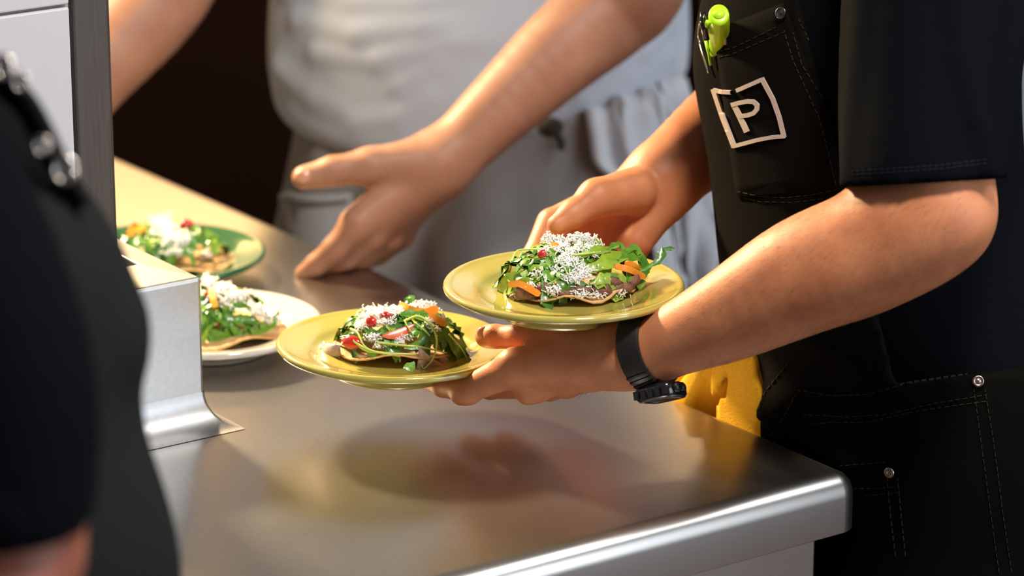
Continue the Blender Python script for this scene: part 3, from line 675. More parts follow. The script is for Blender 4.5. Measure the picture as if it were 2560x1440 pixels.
sv = thing('person', 'person in black shirt and black bib apron carrying two plates', 'person', FT*np.array([1, 1, 0]))
bodies = []
l_, h_ = bounds(ARM, [P(1060, 960, 3.40), P(1215, 840, 3.33), P(1100, 970, 3.22)]); bodies.append(polygonise(hand_near, l_-np.array([.03, .10, .05]), h_+np.array([.08, .08, .06]), .0024))
l_, h_ = bounds(px((1338, 640, 3.5), (1425, 770, 3.34), (2330, -190, 3.62), (2060, 90, 3.68), (1640, 600, 3.4)))
bodies.append(polygonise(hand_far, l_-.03, h_+.07, .0026))
def sv_in(p):
    d = smin(sv_torso(p, -.016), sv_head(p), .03); return smin(d, sv_legs(p)+.02, .02)
bodies.append(polygonise(sv_in, (HIP[0]-.55, HIP[1]-.35, -.02), (HIP[0]+.35, HIP[1]+.40, 1.85), .0085))
body = keep(link('body', np_mesh(bodies), M['skin_a'], sv))
def hairf(p):
    d = ell(p, HEAD+np.array([.012, 0, .022]), E3, (.100, .084, .112)); cut = (p-(HEAD+np.array([-.05, 0, .03])))@np.array([-.75, 0, -.66], np.float32)
    return smax(d, cut, .01)
keep(link('hair', np_mesh([polygonise(hairf, HEAD-.16, HEAD+.16, .006)]), M['hair'], sv))
# thumb nail
nl = MB(); c = P(1212, 832, 3.308); vd = nz(CAM-c+np.array([-.25, 0, .55])); t = nz(P(1190, 833, 3.315)-P(1240, 836, 3.300)); t = nz(t-vd*(t@vd)); s_ = np.cross(vd, t)
nl.ellipsoid(c-vd*.0002, [t, s_, vd], (.0080, .0066, .0030), 14, 8); o = keep(nl.build('thumbnail', M['nail'], sv)); o['label'] = 'pinkish thumbnail on the lower plate rim'

# fine dark hair on the near forearm and back of the hand
vv = bodies[0][0]; R_ = random.Random(3); mb = MB(); fdir = nz(W0-P(2330, 600, 3.1))
for i in R_.sample(range(len(vv)), 9000):
    v_ = vv[i]; sx = (v_-CAM)@RT/((v_-CAM)@FW)*FPX+1280; sy = 720-(v_-CAM)@UP/((v_-CAM)@FW)*FPX
    if not (1360 < sx < 2420) or (1545 < sx < 1700) or sy < 470 or (sx < 1545 and (R_.random() < .6 or sy < 850)): continue
    e = 1e-3; g_ = hand_near(np.array([v_, v_+[e, 0, 0], v_+[0, e, 0], v_+[0, 0, e]], np.float32)); n_ = nz(g_[1:]-g_[0])
    if n_@nz(CAM-v_) < -.05: continue
    t_ = nz(fdir-n_*(fdir@n_)+np.array([R_.gauss(0, .25), R_.gauss(0, .25), R_.gauss(0, .25)-.35])); L2 = R_.uniform(.004, .009); q = [v_, v_+t_*L2*.5+n_*L2*.16, v_+t_*L2+n_*L2*.14]
    mb.tube(q, [.00005, .000045, .00002], 3, False)
o = keep(mb.build('arm_hair', M['hair'], sv, False)); o['kind'] = 'stuff'

# shirt
def folds(p, lst):
    d = None
    for a, b, r in lst:
        c = cap(p, a, b, r, r*.8); d = c if d is None else np.minimum(d, c)
    return d
SL = [P(2335, -200, 3.19), P(2312, 200, 3.14), P(2302, 452, 3.10)]
hemn = nz(np.cross(P(2495, 446, 3.1)-P(2110, 468, 3.1), VD)); hemn = hemn if hemn[2] < 0 else -hemn; hemp = P(2300, 457, 3.1)
SF = [(P(2380, -40, 3.096), P(2405, 150, 3.074), .013), (P(2405, 150, 3.074), P(2440, 300, 3.055), .013), (P(2440, 300, 3.055), P(2478, 440, 3.052), .011), (P(2560, -40, 3.15), P(2482, 440, 3.09), .012), (P(2180, -60, 3.13), P(2135, 460, 3.08), .012)]
def sv_shirt(p):
    slv = chain(p, SL, [.082, .078, .072], .02); slv = smin(slv, folds(p, SF), .016)
    inner = cap(p, P(2306, 420, 3.105), P(2302, 560, 3.1), .064, .064)
    cut = (p-hemp)@hemn.astype(np.float32)
    slv = np.maximum(np.maximum(slv, cut), -inner)
    fs = [P(2330, -190, 3.58), P(2150, 10, 3.655)]
    far = chain(p, fs, [.078, .072], .02)
    far = np.maximum(far, (p-fs[1])@nz(fs[1]-fs[0]).astype(np.float32))
    t = sv_torso(p, .006); t = np.maximum(t, P(2300, 1190, 3.4)[2]-p[:, 2])
    return smin(smin(t, slv, .012), far, .02)
shirt = keep(link('shirt', np_mesh([polygonise(sv_shirt, (.16, 2.75, .84), (.62, 3.72, 1.62), .0045)]), M['black_shirt'], sv)); bvs = bvh_of(shirt.data)
mb = MB()
for dy in (0, 9):
    v_, f_ = ribbon(bvs, [(2130, 428+dy), (2250, 420+dy), (2360, 412+dy), (2470, 398+dy)], 1.6, .0006, 5, 3); mb.add(v_, f_)
o = mb.build('hem_stitching', M['navy_thread'], shirt, False); o['kind'] = 'stuff'
# apron: bib on the chest, skirt round the hips
bn = nz(np.cross(VD, P(2135, 560, 3.3)-P(1995, 0, 3.3))); bn = bn if bn[0] > 0 else -bn; bp0 = P(2060, 250, 3.3)
wn = nz(np.cross(VD, P(2600, 905, 3.3)-P(1990, 985, 3.3))); wn = wn if wn[2] > 0 else -wn; wp0 = P(2250, 950, 3.3)
def sv_apron(p):
    t = sv_torso(p, .013)
    t = smin(t, chain(p, [P(2060, 940, 3.34), P(1985, 1000, 3.35), P(1915, 1090, 3.36)], [.04, .026, .020], .03), .03)
    hem = .42
    sk = chain(p, [HIP+np.array([0, 0, .05]), np.array([HIP[0]+.01, HIP[1], .35])], [.168, .19], .02)
    t = smin(t, sk, .03)
    bib = smax((p-bp0)@bn.astype(np.float32), p[:, 2]-1.42, .02); skr = (p-wp0)@wn.astype(np.float32)
    reg = np.minimum(bib, skr); reg = np.maximum(reg, hem-p[:, 2])
    cnt = (p-Q(UE+.004, 0))@(-U1.astype(np.float32)); low = smax(cnt, p[:, 2]-(ZC+.03), .01)
    d = np.maximum(t, reg); d = np.maximum(d, -low) if False else smax(d, np.minimum(cnt, (ZC+.01)-p[:, 2]), .01)
    return d
ap_me = np_mesh([polygonise(sv_apron, (.13, 2.85, .40), (.66, 3.68, 1.45), .0052)])
ap = keep(link('apron', ap_me, M['black_apron'], sv)); bv = bvh_of(ap_me)
def sew(pts_list, name, m, w, off, dash=0, parent=ap, step=6, label=None):
    mb = MB()
    for pts in pts_list:
        v_, f_ = ribbon(bv, pts, w, off, step, dash)
        if f_: mb.add(v_, f_)
    if not mb.f: return None
    o = mb.build(name, m, parent, False)
    if label: o['label'] = label
    if name == 'stitching': o['kind'] = 'stuff'
    return o
def c6(*q): return [(1720+x*.375, y*.375) for x, y in q]
def c8(*q): return [(1640+x*.4444, 800+y*.4444) for x, y in q]
# bib pocket as a raised sheet
def sheet(name, outline_rows, off, m, parent=ap):
    V = []; Fc = []; nr = len(outline_rows); nc = 14
    for (l, r_) in outline_rows:
        for j in range(nc+1):
            u = j/nc; x, y = l[0]+(r_[0]-l[0])*u, l[1]+(r_[1]-l[1])*u; h = hit(bv, x, y, off)
            V.append(h[0] if h else P(x, y, 3.33))
    for i in range(nr-1):
        for j in range(nc): a = i*(nc+1)+j; Fc.append((a, a+1, a+nc+2, a+nc+1))
    mb = MB(); mb.add(V, Fc); o = mb.build(name, m, parent, True); face_cam(o); so = o.modifiers.new('thick', 'SOLIDIFY'); so.thickness = .0022; so.offset = -1; return o
rows = []
for i in range(15):
    u = i/14; rows.append(((1789+(1845-1789)*u, 76+(492-76)*u-6*sin(pi*u)), (1962+(2098-1962)*u+14*sin(pi*u), 8+(470-8)*u)))
sheet('bib_pocket', rows, .0028, M['black_apron'])
pk = COL.objects['bib_pocket']
def bvh_join(ms):
    V = []; Fc = []
    for me in ms:
        n0 = len(V); a = np.empty(len(me.vertices)*3, np.float32); me.vertices.foreach_get('co', a); V += a.reshape(-1, 3).tolist(); Fc += [tuple(i+n0 for i in q.vertices) for q in me.polygons]
    return BVHTree.FromPolygons(V, Fc)
bv = bvh_join([ap_me, pk.data])
sew([c6((165, 352), (300, 320), (420, 265), (590, 180)), c6((175, 388), (300, 360), (450, 295), (640, 215)), c6((640, 200), (700, 400), (800, 620), (880, 800), (930, 1000), (990, 1250)),
     c6((700, 215), (760, 430), (900, 660)), c6((740, 130), (830, 330), (910, 530)), c6((335, 1278), (480, 1310), (650, 1318), (820, 1300), (990, 1265)), c6((340, 1310), (480, 1345), (700, 1350), (900, 1325))],
    'stitching', M['stitch'], 1.9, .0008, 3)
sew([c8((800, 395), (1000, 425), (1180, 420), (1400, 360), (1780, 300)), c8((830, 530), (1080, 545), (1300, 530), (1560, 470), (1860, 420)), c8((860, 580), (1180, 575), (1500, 505), (1870, 455)),
     c8((1788, 390), (1830, 700), (1870, 1000), (1930, 1430)), c8((1850, 390), (1900, 700), (1945, 1050), (2000, 1430)), c8((1040, 820), (1290, 800)), c8((1150, 990), (1360, 970)), c8((1120, 950), (1350, 940)),
     c8((1302, 890), (1320, 1100), (1350, 1340)), c8((1360, 890), (1380, 1100), (1405, 1340)), c8((740, 250), (620, 400), (560, 540)), c8((790, 420), (720, 540), (640, 660))],
    'stitching', M['stitch'], 1.9, .0012, 3)
# emblem
fr_l = [c6((178, 600), (235, 612), (292, 615)), c6((330, 604), (430, 560), (503, 528)), c6((495, 520), (570, 660), (612, 780), (645, 915)), c6((655, 907), (560, 915), (470, 932), (310, 975)), c6((316, 982), (238, 780), (176, 592))]
sew(fr_l, 'emblem_frame', M['emblem'], 10, .0022, 0, label='square pinkish-white outline with a gap at its top')
sew([c6((305, 688), (350, 780), (396, 880))], 'emblem_letter', M['emblem'], 13.5, .0011, 0, label='embroidered letter P stem')
sew([c6((292, 700), (345, 685), (400, 675), (440, 678), (465, 700), (462, 730), (440, 755), (400, 768), (350, 775))], 'emblem_letter', M['emblem'], 11, .0013, 0, step=3, label='embroidered letter P bowl')
def rivet(x, y, r, m, b=None, off=.003, parent=ap):
    h = hit(b or bv, x, y, off)
    if h is None: return
    n_ = h[1]; a = nz(np.cross(n_, [0, 0, 1])); c_ = np.cross(n_, a); mb = MB(); V = []; Fc = []; k = 18
    prof = [(1.0, -.2), (1.0, .12), (.82, .26), (.66, .14), (.5, .10), (.34, .20), (.05, .24)]
    for rr, zz in prof:
        for j in range(k): V.append(h[0]+r*(rr*cos(2*pi*j/k)*a+rr*sin(2*pi*j/k)*c_+zz*n_))
    for i in range(len(prof)-1):
        for j in range(k): Fc.append((i*k+j, i*k+(j+1) % k, (i+1)*k+(j+1) % k, (i+1)*k+j))
    mb.add(V, Fc); return mb.build('rivet', m, parent)
rivet(2445, 953, .0055, M['copper']); rivet(2226, 1180, .0052, M['copper']); rivet(1957, 34, .0058, M['dark_metal'], off=.004)

# trousers below the apron
def trous(p): return np.maximum(sv_legs(p)-.014, np.maximum(p[:, 2]-.60, .09-p[:, 2]))
keep(link('trousers', np_mesh([polygonise(trous, (HIP[0]-.3, HIP[1]-.3, .05), (HIP[0]+.3, HIP[1]+.3, .86), .012)]), M['trousers'], sv))

# ------------------------------------------------------------------ wristwatch
wt = thing('wristwatch', 'black rubber sports watch on the wrist under the upper plate', 'watch', W0)
WA = P(1700, 852, 3.203); WB = P(1560, 884, 3.238); wc = P(1625, 876, 3.222); wax = nz(WB-WA)
# the strap is worn slightly askew
wax = nz(wax + .16*np.array([0, 0, 1])*0 + .05*RT); e1 = nz(np.array([0, 0, 1])-wax*wax[2]); e2 = np.cross(wax, e1)
def skin_r(a, off):
    d = cos(a)*e1+sin(a)*e2; rs = np.linspace(.015, .05, 141); q = (wc+wax*off)[None]+rs[:, None]*d[None]; v_ = hand_near(q.astype(np.float32)); i = np.argmax(v_ > 0); return rs[i]
def strap(a0, a1, hw, th0, th1, name, m, k=60, raise_=.0007):
    V = []; Fc = []; closed = abs(a1-a0) > 6.2
    for i in range(k+1):
        a = a0+(a1-a0)*i/k; d = cos(a)*e1+sin(a)*e2
        for off, tt in ((-hw, 0), (-hw, th1), (-hw*.85, th1*1.25), (hw*.85, th1*1.25), (hw, th1), (hw, 0)):
            V.append(wc+wax*off+d*(skin_r(a, off)+raise_+tt))
    for i in range(k):
        for j in range(6): Fc.append((i*6+j, i*6+(j+1) % 6, i*6+6+(j+1) % 6, i*6+6+j))
    mb = MB(); mb.add(V, Fc); o = keep(mb.build(name, m, wt, True)); es = o.modifiers.new('e', 'EDGE_SPLIT'); es.split_angle = radians(40); return o
strap(0, 2*pi, .0105, 0, .0026, 'strap', M['rubber'])
# which angle faces down (case), up (buckle), viewer
def ang(v): v = np.array(v, float); return math.atan2(v@e2, v@e1)
aC = ang(nz(np.array([0, 0, -1.])+.40*nz(CAM-wc)*np.array([1, 1, 0]))); aF = ang(nz(CAM-wc)); aT = ang([0, 0, 1])
sgn = 1 if math.sin(aF-aT) > 0 else -1
# ridges of the strap towards the case
for i in range(4):
    a = aC-sgn*(.34+.16*i); strap(a-.03, a+.03, .0108, 0, .0036, 'strap_ridge', M['rubber'], 4)
# flared lug that joins strap and case
strap(aC-sgn*.34, aC+sgn*.30, .0125, 0, .0042, 'lug', M['rubber'], 14)
dC = cos(aC)*e1+sin(aC)*e2; tC = -sin(aC)*e1+cos(aC)*e2; rC = skin_r(aC, 0)
mb = MB(); V = []; Fc = []
for h_, sc in ((.001, .94), (.004, 1.0), (.0125, 1.0), (.0150, .9), (.0153, .72), (.0143, .68)):
    for j in range(24):
        w = 2*pi*j/24; ca, sa = cos(w), sin(w); k = 1/(abs(ca)**5+abs(sa)**5)**(1/5); V.append(wc+dC*(rC+h_)+wax*ca*k*.0205*sc-wax*.006+tC*sa*k*.0185*sc)
for i in range(5):
    for j in range(24): Fc.append((i*24+j, i*24+(j+1) % 24, i*24+24+(j+1) % 24, i*24+24+j))
Fc += [tuple(5*24+j for j in range(24)), tuple(reversed(range(24)))]; mb.add(V, Fc); keep(mb.build('case', M['gloss_black'], wt, True))
mb = MB()
for i in range(5): mb.box(wc+dC*(rC+.0085)+wax*(-.018+.008*i-.004)-tC*sgn*.0186, [wax, dC, tC], (.0024, .0040, .0012))
keep(mb.build('case_grip', M['rubber'], wt, False))
mb = MB(); c_ = wc+dC*(rC+.0065)-wax*.0265-tC*sgn*.006; mb.tube([c_+wax*.002, c_-wax*.004], [.0052, .0048], 14); mb.tube([c_+tC*sgn*.010+wax*.002, c_+tC*sgn*.010-wax*.003], [.0036, .0033], 12); keep(mb.build('push_button', M['rubber'], wt))
strap(aT-.42, aT-.18, .0125, 0, .0045, 'strap_loop', M['rubber'], 8); strap(aT+.10, aT+.36, .0125, 0, .0048, 'buckle', M['gloss_black'], 8)
strap(aT-.05, aT+.06, .0118, 0, .0042, 'strap_loop', M['rubber'], 6)
mb = MB()   # faint printed mark on the strap
for (a_, b_, l_) in ((0, 0, .0022), (1, .0016, .0012)):
    a = aT+sgn*(.62+.035*a_); d = cos(a)*e1+sin(a)*e2; q = wc+d*(skin_r(a, 0)+.0041); t_ = -sin(a)*e1+cos(a)*e2
    mb.box(q+wax*(.001-b_), [wax, t_, d], (.0004 if a_ == 0 else l_, l_ if a_ == 0 else .0004, .0002))
keep(mb.build('printed_mark', M['print'], wt, False))

# ------------------------------------------------------------------ pens in the bib pocket
def pt(x, y, off):
    h = hit(bv, x, y, off); return h[0] if h else P(x, y, 3.30)
hl = thing('highlighter', 'neon green capped highlighter clipped in the black apron bib pocket', 'pen', pt(1795, 60, .004))
base = pt(1806, 84, .004); tip = P(1797, 40, 3.292); up_ = tip-base
mb = MB(); mb.tube([base-up_*1.2, base, base+up_*.55, tip, tip+up_*.10, tip+up_*.12], [.0110, .0122, .0124, .0120, .0112, .0080], 24, flat=.85); keep(mb.build('cap', M['neon'], hl))
mb = MB(); q = [P(1768, 56, 3.283), pt(1776, 90, .006), pt(1781, 125, .005), pt(1786, 163, .004)]; mb.tube(spline(q, 4), [.0028]*5+[.0024]*4+[.0018]*4, 8, flat=.7); keep(mb.build('clip', M['neon'], hl))
mb = MB(); mb.tube([tip+up_*.11, tip+up_*.17], [.0060, .0056], 16); keep(mb.build('cap_end', M['neon'], hl))
pn = thing('ballpoint_pen', 'slim silver ballpoint pen clipped beside the neon highlighter', 'pen', pt(1755, 60, .004))
mb = MB(); q = [P(1750, 55, 3.292), pt(1758, 90, .005), pt(1768, 140, .004), pt(1779, 182, .003)]; mb.tube(spline(q, 4), .0014, 8, flat=.8); keep(mb.build('clip', M['chrome'], pn))
mb = MB(); q = [P(1795, 22, 3.304), P(1800, 30, 3.306), P(1818, 110, 3.315)]; mb.tube(q, [.0028, .0030, .0032], 12); keep(mb.build('barrel', M['chrome'], pn))
mb = MB(); q = [P(1757, 30, 3.300), P(1757, 52, 3.300), P(1766, 100, 3.305)]; mb.tube(q, [.0026, .0034, .0034], 12); keep(mb.build('push_button', M['gloss_black'], pn))

# ------------------------------------------------------------------ yellow towel at the waist
def tow(p):
    d = None
    for a, b, r0, r1 in (((1915, 870, 3.385), (1880, 1000, 3.385), .012, .017), ((1885, 875, 3.372), (1820, 1040, 3.378), .011, .017), ((1845, 880, 3.392), (1765, 1040, 3.40), .010, .016), ((1815, 885, 3.405), (1740, 1020, 3.43), .010, .014), ((1775, 895, 3.44), (1705, 1020, 3.49), .012, .016), ((1740, 900, 3.48), (1675, 1000, 3.54), .012, .017), ((1700, 905, 3.52), (1650, 990, 3.57), .012, .016), ((1870, 1000, 3.39), (1840, 1500, 3.43), .03, .05), ((1780, 1030, 3.41), (1770, 1500, 3.45), .02, .04), ((1900, 900, 3.40), (2010, 960, 3.38), .02, .03), ((1840, 900, 3.43), (1740, 1020, 3.51), .022, .022)):
        c = cap(p, P(*a), P(*b), r0, r1); d = c if d is None else smin(d, c, .0035)
    return smax(d, (Q(UE+.006, 0)-p)@U1.astype(np.float32), .004)
o = link('hand_towel', np_mesh([polygonise(tow, P(1650, 1520, 3.45)-np.array([.02, .12, .03]), P(2040, 850, 3.45)+np.array([.02, .12, .04]), .0036)]), M['yellow_towel'])
tag(o, 'yellow terry towel bunched at the waist of the black apron', 'towel')

# ------------------------------------------------------------------ chef in white (behind)
def hand_chef(p):
    d = chain(p, px((1800, -520, 4.12), (1610, -80, 3.93), (1530, 20, 3.915), (1400, 130, 3.895), (1250, 270, 3.875), (1130, 385, 3.865), (1090, 415, 3.862)), [.062, .058, .056, .050, .041, .0345, .034], .03)
    wr = P(1085, 418, 3.862); pm = None
    for (x, y, dd, r0, r1) in ((893, 560, 3.83, .031, .020), (925, 585, 3.85, .030, .018), (965, 590, 3.875, .030, .017), (1000, 580, 3.90, .030, .016)):
        c = cap(p, wr, P(x, y, dd), r0, r1); pm = c if pm is None else smin(pm, c, .014)
    d = smin(d, pm, .025)
    tb = chain(p, px((1020, 408, 3.845), (925, 415, 3.83), (830, 428, 3.82), (760, 444, 3.815)), [.026, .0205, .0158, .0135], .008)
    d = smin(d, tb, .012)
    for pts in (((893, 562, 3.83), (838, 622, 3.835), (790, 662, 3.845), (757, 684, 3.855)), ((925, 590, 3.85), (868, 640, 3.86), (815, 668, 3.870), (785, 684, 3.878)), ((965, 595, 3.875), (905, 645, 3.885), (850, 672, 3.892), (820, 684, 3.898)), ((1000, 585, 3.90), (945, 630, 3.915), (905, 652, 3.922), (880, 664, 3.925))):
        d = smin(d, chain(p, px(*pts), [.0180, .0142, .0118, .0092], .005), .007)
    return d
def arm_chef2(p):
    d = chain(p, px((700, -600, 4.2), (470, -150, 4.17), (380, 10, 4.14), (230, 180, 4.08), (120, 330, 4.02), (20, 420, 3.98)), [.062, .060, .058, .050, .040, .036], .03)
    wr = P(60, 395, 4.0)
    for k, (x, y) in enumerate(((-100, 470), (-90, 500), (-70, 520), (-40, 530))):
        d = smin(d, chain(p, [wr, P(x, y, 3.93+.02*k), P(x-90, y+60, 3.90+.02*k), P(x-140, y+110, 3.90+.02*k)], [.026, .018, .012, .009], .006), .008)
    return smin(d, chain(p, [wr, P(30, 480, 3.93), P(0, 560, 3.90)], [.024, .017, .012], .006), .01)
CT = [P(1240, -700, 4.30), P(1205, -150, 4.26), P(1195, 150, 4.24), P(1215, 470, 4.25)]
CFL = (nz(FW*np.array([1, 1, 0])), .66)
def ch_torso(p, g=0.):
    d = chain(p, CT, [.200, .214, .222, .212], .10, CFL)
    d = smin(d, cap(p, P(820, -780, 4.28), P(1680, -780, 4.28), .075, .075), .10); return d-g
CH = CT[3]; CF = np.array([CH[0], CH[1], 0])
def ch_legs(p):
    d = None
    for s in (-.11, .11):
        c = chain(p, [CH+np.array([s, 0, 0]), np.array([CH[0]+s, CH[1], .5]), np.array([CH[0]+s*1.1, CH[1]+.03, .07])], [.095, .065, .05], .03)
        c = smin(c, cap(p, [CH[0]+s*1.1, CH[1]+.04, .05], [CH[0]+s*1.2, CH[1]-.12, .04], .045, .038), .03); d = c if d is None else smin(d, c, .02)
    return d
CHD = P(1160, -1420, 4.20)
def ch_head(p):
    d = smin(cap(p, P(1220, -900, 4.28), P(1190, -1180, 4.25), .065, .060), ell(p, CHD, E3, (.080, .098, .118)), .03)
    d = smin(d, cap(p, CHD+np.array([-.01, -.093, .005]), CHD+np.array([-.012, -.112, -.018]), .010, .015), .012)
    d = smin(d, cap(p, CHD+np.array([0, -.06, -.09]), CHD+np.array([0, -.085, -.095]), .03, .018), .03)
    for s in (-1, 1):
        d = smin(d, ell(p, CHD+np.array([s*.080, .01, -.005]), E3, (.009, .020, .032)), .006)
        d = smax(d, -ell(p, CHD+np.array([s*.031, -.100, .016]), E3, (.014, .016, .009)), .008)
        d = smin(d, ell(p, CHD+np.array([s*.031, -.084, .015]), E3, (.013, .012, .011)), .002)
    d = smin(d, cap(p, CHD+np.array([-.022, -.095, -.052]), CHD+np.array([.022, -.095, -.052]), .006, .006), .006)
    return d
ch = thing('person', 'person in white shirt and grey-beige waist apron pointing at the counter', 'person', CF)
def ch_in(p): return smin(smin(ch_torso(p, -.024), ch_head(p), .03), ch_legs(p)+.025, .02)
vf = [polygonise(hand_chef, P(720, 760, 3.9)-np.array([.02, .12, .02]), P(1830, -560, 4.0)+np.array([.03, .22, .03]), .0032),
      polygonise(arm_chef2, P(-120, 640, 3.95)-np.array([.05, .2, .03]), P(760, -640, 4.1)+np.array([.05, .25, .03]), .0045),
      polygonise(ch_in, (CH[0]-.42, CH[1]-.30, -.02), (CH[0]+.42, CH[1]+.40, 2.02), .0105)]
keep(link('body', np_mesh(vf), M['skin_b'], ch))
def hairc(p):
    d = ell(p, CHD+np.array([0, .012, .022]), E3, (.086, .100, .112)); cut = (p-(CHD+np.array([0, -.05, .03])))@np.array([0, -.75, -.66], np.float32)
    return smax(d, cut, .01)
keep(link('hair', np_mesh([polygonise(hairc, CHD-.16, CHD+.16, .007)]), M['hair'], ch))
nl = MB(); c = P(757, 440, 3.803); vd = nz(CAM-c+np.array([-.2, 0, .5])); t = nz(P(735, 446, 3.815)-P(800, 434, 3.815)); t = nz(t-vd*(t@vd)); s_ = np.cross(vd, t)
nl.ellipsoid(c-vd*.0010, [t, s_, vd], (.0100, .0078, .0032), 14, 8); o = keep(nl.build('thumbnail', M['nail'], ch)); o['label'] = 'glossy pink thumbnail of the pointing hand'
def ph(x, y, dd=0.):
    """a point of the chef's shirt front seen at a pixel"""
    lo_, hi_ = 3.7, 4.6; ts = np.linspace(lo_, hi_, 181); q = np.array([P(x, y, t_) for t_ in ts]).astype(np.float32); v_ = ch_torso(q, .012); i = np.argmax(v_ < 0) if (v_ < 0).any() else np.argmin(v_)
    return P(x, y, ts[i]+dd)
def fold_px(lst):
    out = []
    for (pts, r) in lst:
        q = [ph(x, y, r*.95) for x, y in pts]; out += [(q[i], q[i+1], r) for i in range(len(q)-1)]
    return out
CFOLD = fold_px([(((735, -30), (900, 10), (1050, 8), (1250, -40)), .016), (((760, 50), (900, 85), (1060, 60), (1300, 60)), .018), (((800, 130), (950, 150), (1150, 105), (1330, 100)), .014), (((720, 170), (800, 235), (880, 275)), .020),
                 (((1000, 210), (1100, 160), (1200, 90)), .014), (((900, 300), (1000, 290), (1080, 240)), .016), (((1480, 180), (1600, 130), (1650, 60)), .016), (((1450, 240), (1560, 190), (1660, 140)), .014)])
def ch_shirt(p):
    t = ch_torso(p, .010); t = smin(t, folds(p, CFOLD), .014)
    sl = None
    for fs in ([P(1680, -760, 4.28), P(1800, -480, 4.12)], [P(820, -760, 4.28), P(680, -520, 4.2)]):
        c = cap(p, fs[0], fs[1], .085, .080); c = np.maximum(c, (p-fs[1])@nz(fs[1]-fs[0]).astype(np.float32)); sl = c if sl is None else np.minimum(sl, c)
    t = smin(t, sl, .03)
    low = P(1200, 350, 4.1)[2]+.03*np.sin(p[:, 0]*9)-p[:, 2]
    return smax(t, low, .03)
sh = keep(link('shirt', np_mesh([polygonise(ch_shirt, (CH[0]-.46, CH[1]-.30, .92), (CH[0]+.46, CH[1]+.34, 1.66), .0062)]), M['white_cloth'], ch))
# apron skirt with hanging folds
AP_T = P(1200, 290, 4.2)[2]
def ch_apron(p):
    u = np.clip((AP_T-p[:, 2])/.5, 0, 1); c0 = CT[2]+(CT[3]-CT[2])*.4
    qx = p[:, 0]-c0[0]-.01; qy = (p[:, 1]-c0[1])/.66
    a = np.arctan2(qy, qx); rr = np.sqrt(qx*qx+qy*qy)
    R_ = .232+.075*u+.05*u*u+(.007+.020*u)*np.sin(a*11+1.3*np.sin(a*3))+.006*np.sin(a*23)*u
    R_ = R_+.016*np.exp(-((a+.42)/.07)**2)*(.3+u)+.016*np.exp(-((a+.25)/.06)**2)*(.3+u)+.014*np.exp(-((a+.58)/.05)**2)*(.5+u)
    R_ = R_+.020*np.exp(-((a+1.05)/.16)**2)*u+.018*np.exp(-((a+.75)/.12)**2)
    d = (rr-R_)*.66
    wb_ = cap(p, P(730, 262, 4.1), P(1690, 190, 4.1), .02, .02)
    d = np.maximum(d, p[:, 2]-(AP_T+.20*np.maximum(p[:, 0]-c0[0], -.1))); return np.maximum(d, .40-p[:, 2])
ca = keep(link('apron', np_mesh([polygonise(ch_apron, (CH[0]-.46, CH[1]-.34, .38), (CH[0]+.48, CH[1]+.36, AP_T+.09), .0068)]), M['beige_cloth'], ch)); bvc = bvh_of(ca.data)
def sheet_c(name, rows, off, m, parent, nc=10, bulge=0):
    V = []; Fc = []
    for i, (l, r_) in enumerate(rows):
        for j in range(nc+1):
            u = j/nc; x, y = l[0]+(r_[0]-l[0])*u, l[1]+(r_[1]-l[1])*u; h = hit(bvc, x, y, off+bulge*sin(pi*u)); V.append(h[0] if h else P(x, y, 4.05-off))
    for i in range(len(rows)-1):
        for j in range(nc): a = i*(nc+1)+j; Fc.append((a, a+1, a+nc+2, a+nc+1))
    mb = MB(); mb.add(V, Fc); o = mb.build(name, m, parent, True); face_cam(o); so = o.modifiers.new('thick', 'SOLIDIFY'); so.thickness = .004; so.offset = -1; return o
sheet_c('pocket', [((725+i*2, 490+i*22), (890+i, 484+i*22)) for i in range(12)], .008, M['pocket_cloth'], ca, bulge=.010)
sheet_c('pocket_hem', [((722, 486+i*6), (892, 480+i*6)) for i in range(4)], .014, M['pocket_cloth'], ca, bulge=.010)
# pleated sheet over the right hip: window light on the apron painted as white
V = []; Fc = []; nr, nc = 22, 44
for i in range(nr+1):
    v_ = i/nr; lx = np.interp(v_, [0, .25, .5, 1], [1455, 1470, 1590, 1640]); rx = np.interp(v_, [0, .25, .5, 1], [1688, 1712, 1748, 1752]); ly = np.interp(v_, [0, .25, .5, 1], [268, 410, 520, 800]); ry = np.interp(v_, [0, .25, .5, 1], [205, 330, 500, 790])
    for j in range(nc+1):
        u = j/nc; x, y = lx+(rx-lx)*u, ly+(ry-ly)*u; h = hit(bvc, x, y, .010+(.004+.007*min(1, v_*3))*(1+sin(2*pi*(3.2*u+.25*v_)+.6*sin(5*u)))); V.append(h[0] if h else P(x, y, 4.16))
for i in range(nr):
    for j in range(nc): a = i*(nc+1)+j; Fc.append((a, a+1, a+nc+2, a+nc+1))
mb = MB(); mb.add(V, Fc); o = mb.build('lit_apron_side', M['lit_apron_cloth'], ca, True); face_cam(o); so = o.modifiers.new('thick', 'SOLIDIFY'); so.thickness = .004; so.offset = -1; o['label'] = 'pleated right side of the apron, window light painted in as white'
# waist ties and knot; dark strips also stand for shaded gaps under the shirt
mb = MB()
for pts, r in (([(1325, 322), (1350, 308), (1385, 292)], .008), ([(1462, 252), (1500, 228), (1540, 204)], .010), ([(1385, 300), (1460, 254)], .004), ([(1380, 325), (1398, 345), (1402, 372)], .005)):
    q = []
    for x, y in pts:
        h = hit(bvc, x, y, .010); q.append(h[0] if h else P(x, y, 4.035))
    mb = MB(); mb.tube(spline(q, 5), r, 8, flat=.6); mb.build('waist_tie_shade', M['tie_shade'], ca)
mb = MB(); mb.ellipsoid(P(1375, 318, 4.02), np.eye(3), (.016, .012, .012)); mb.build('knot', M['tie_shade'], ca)
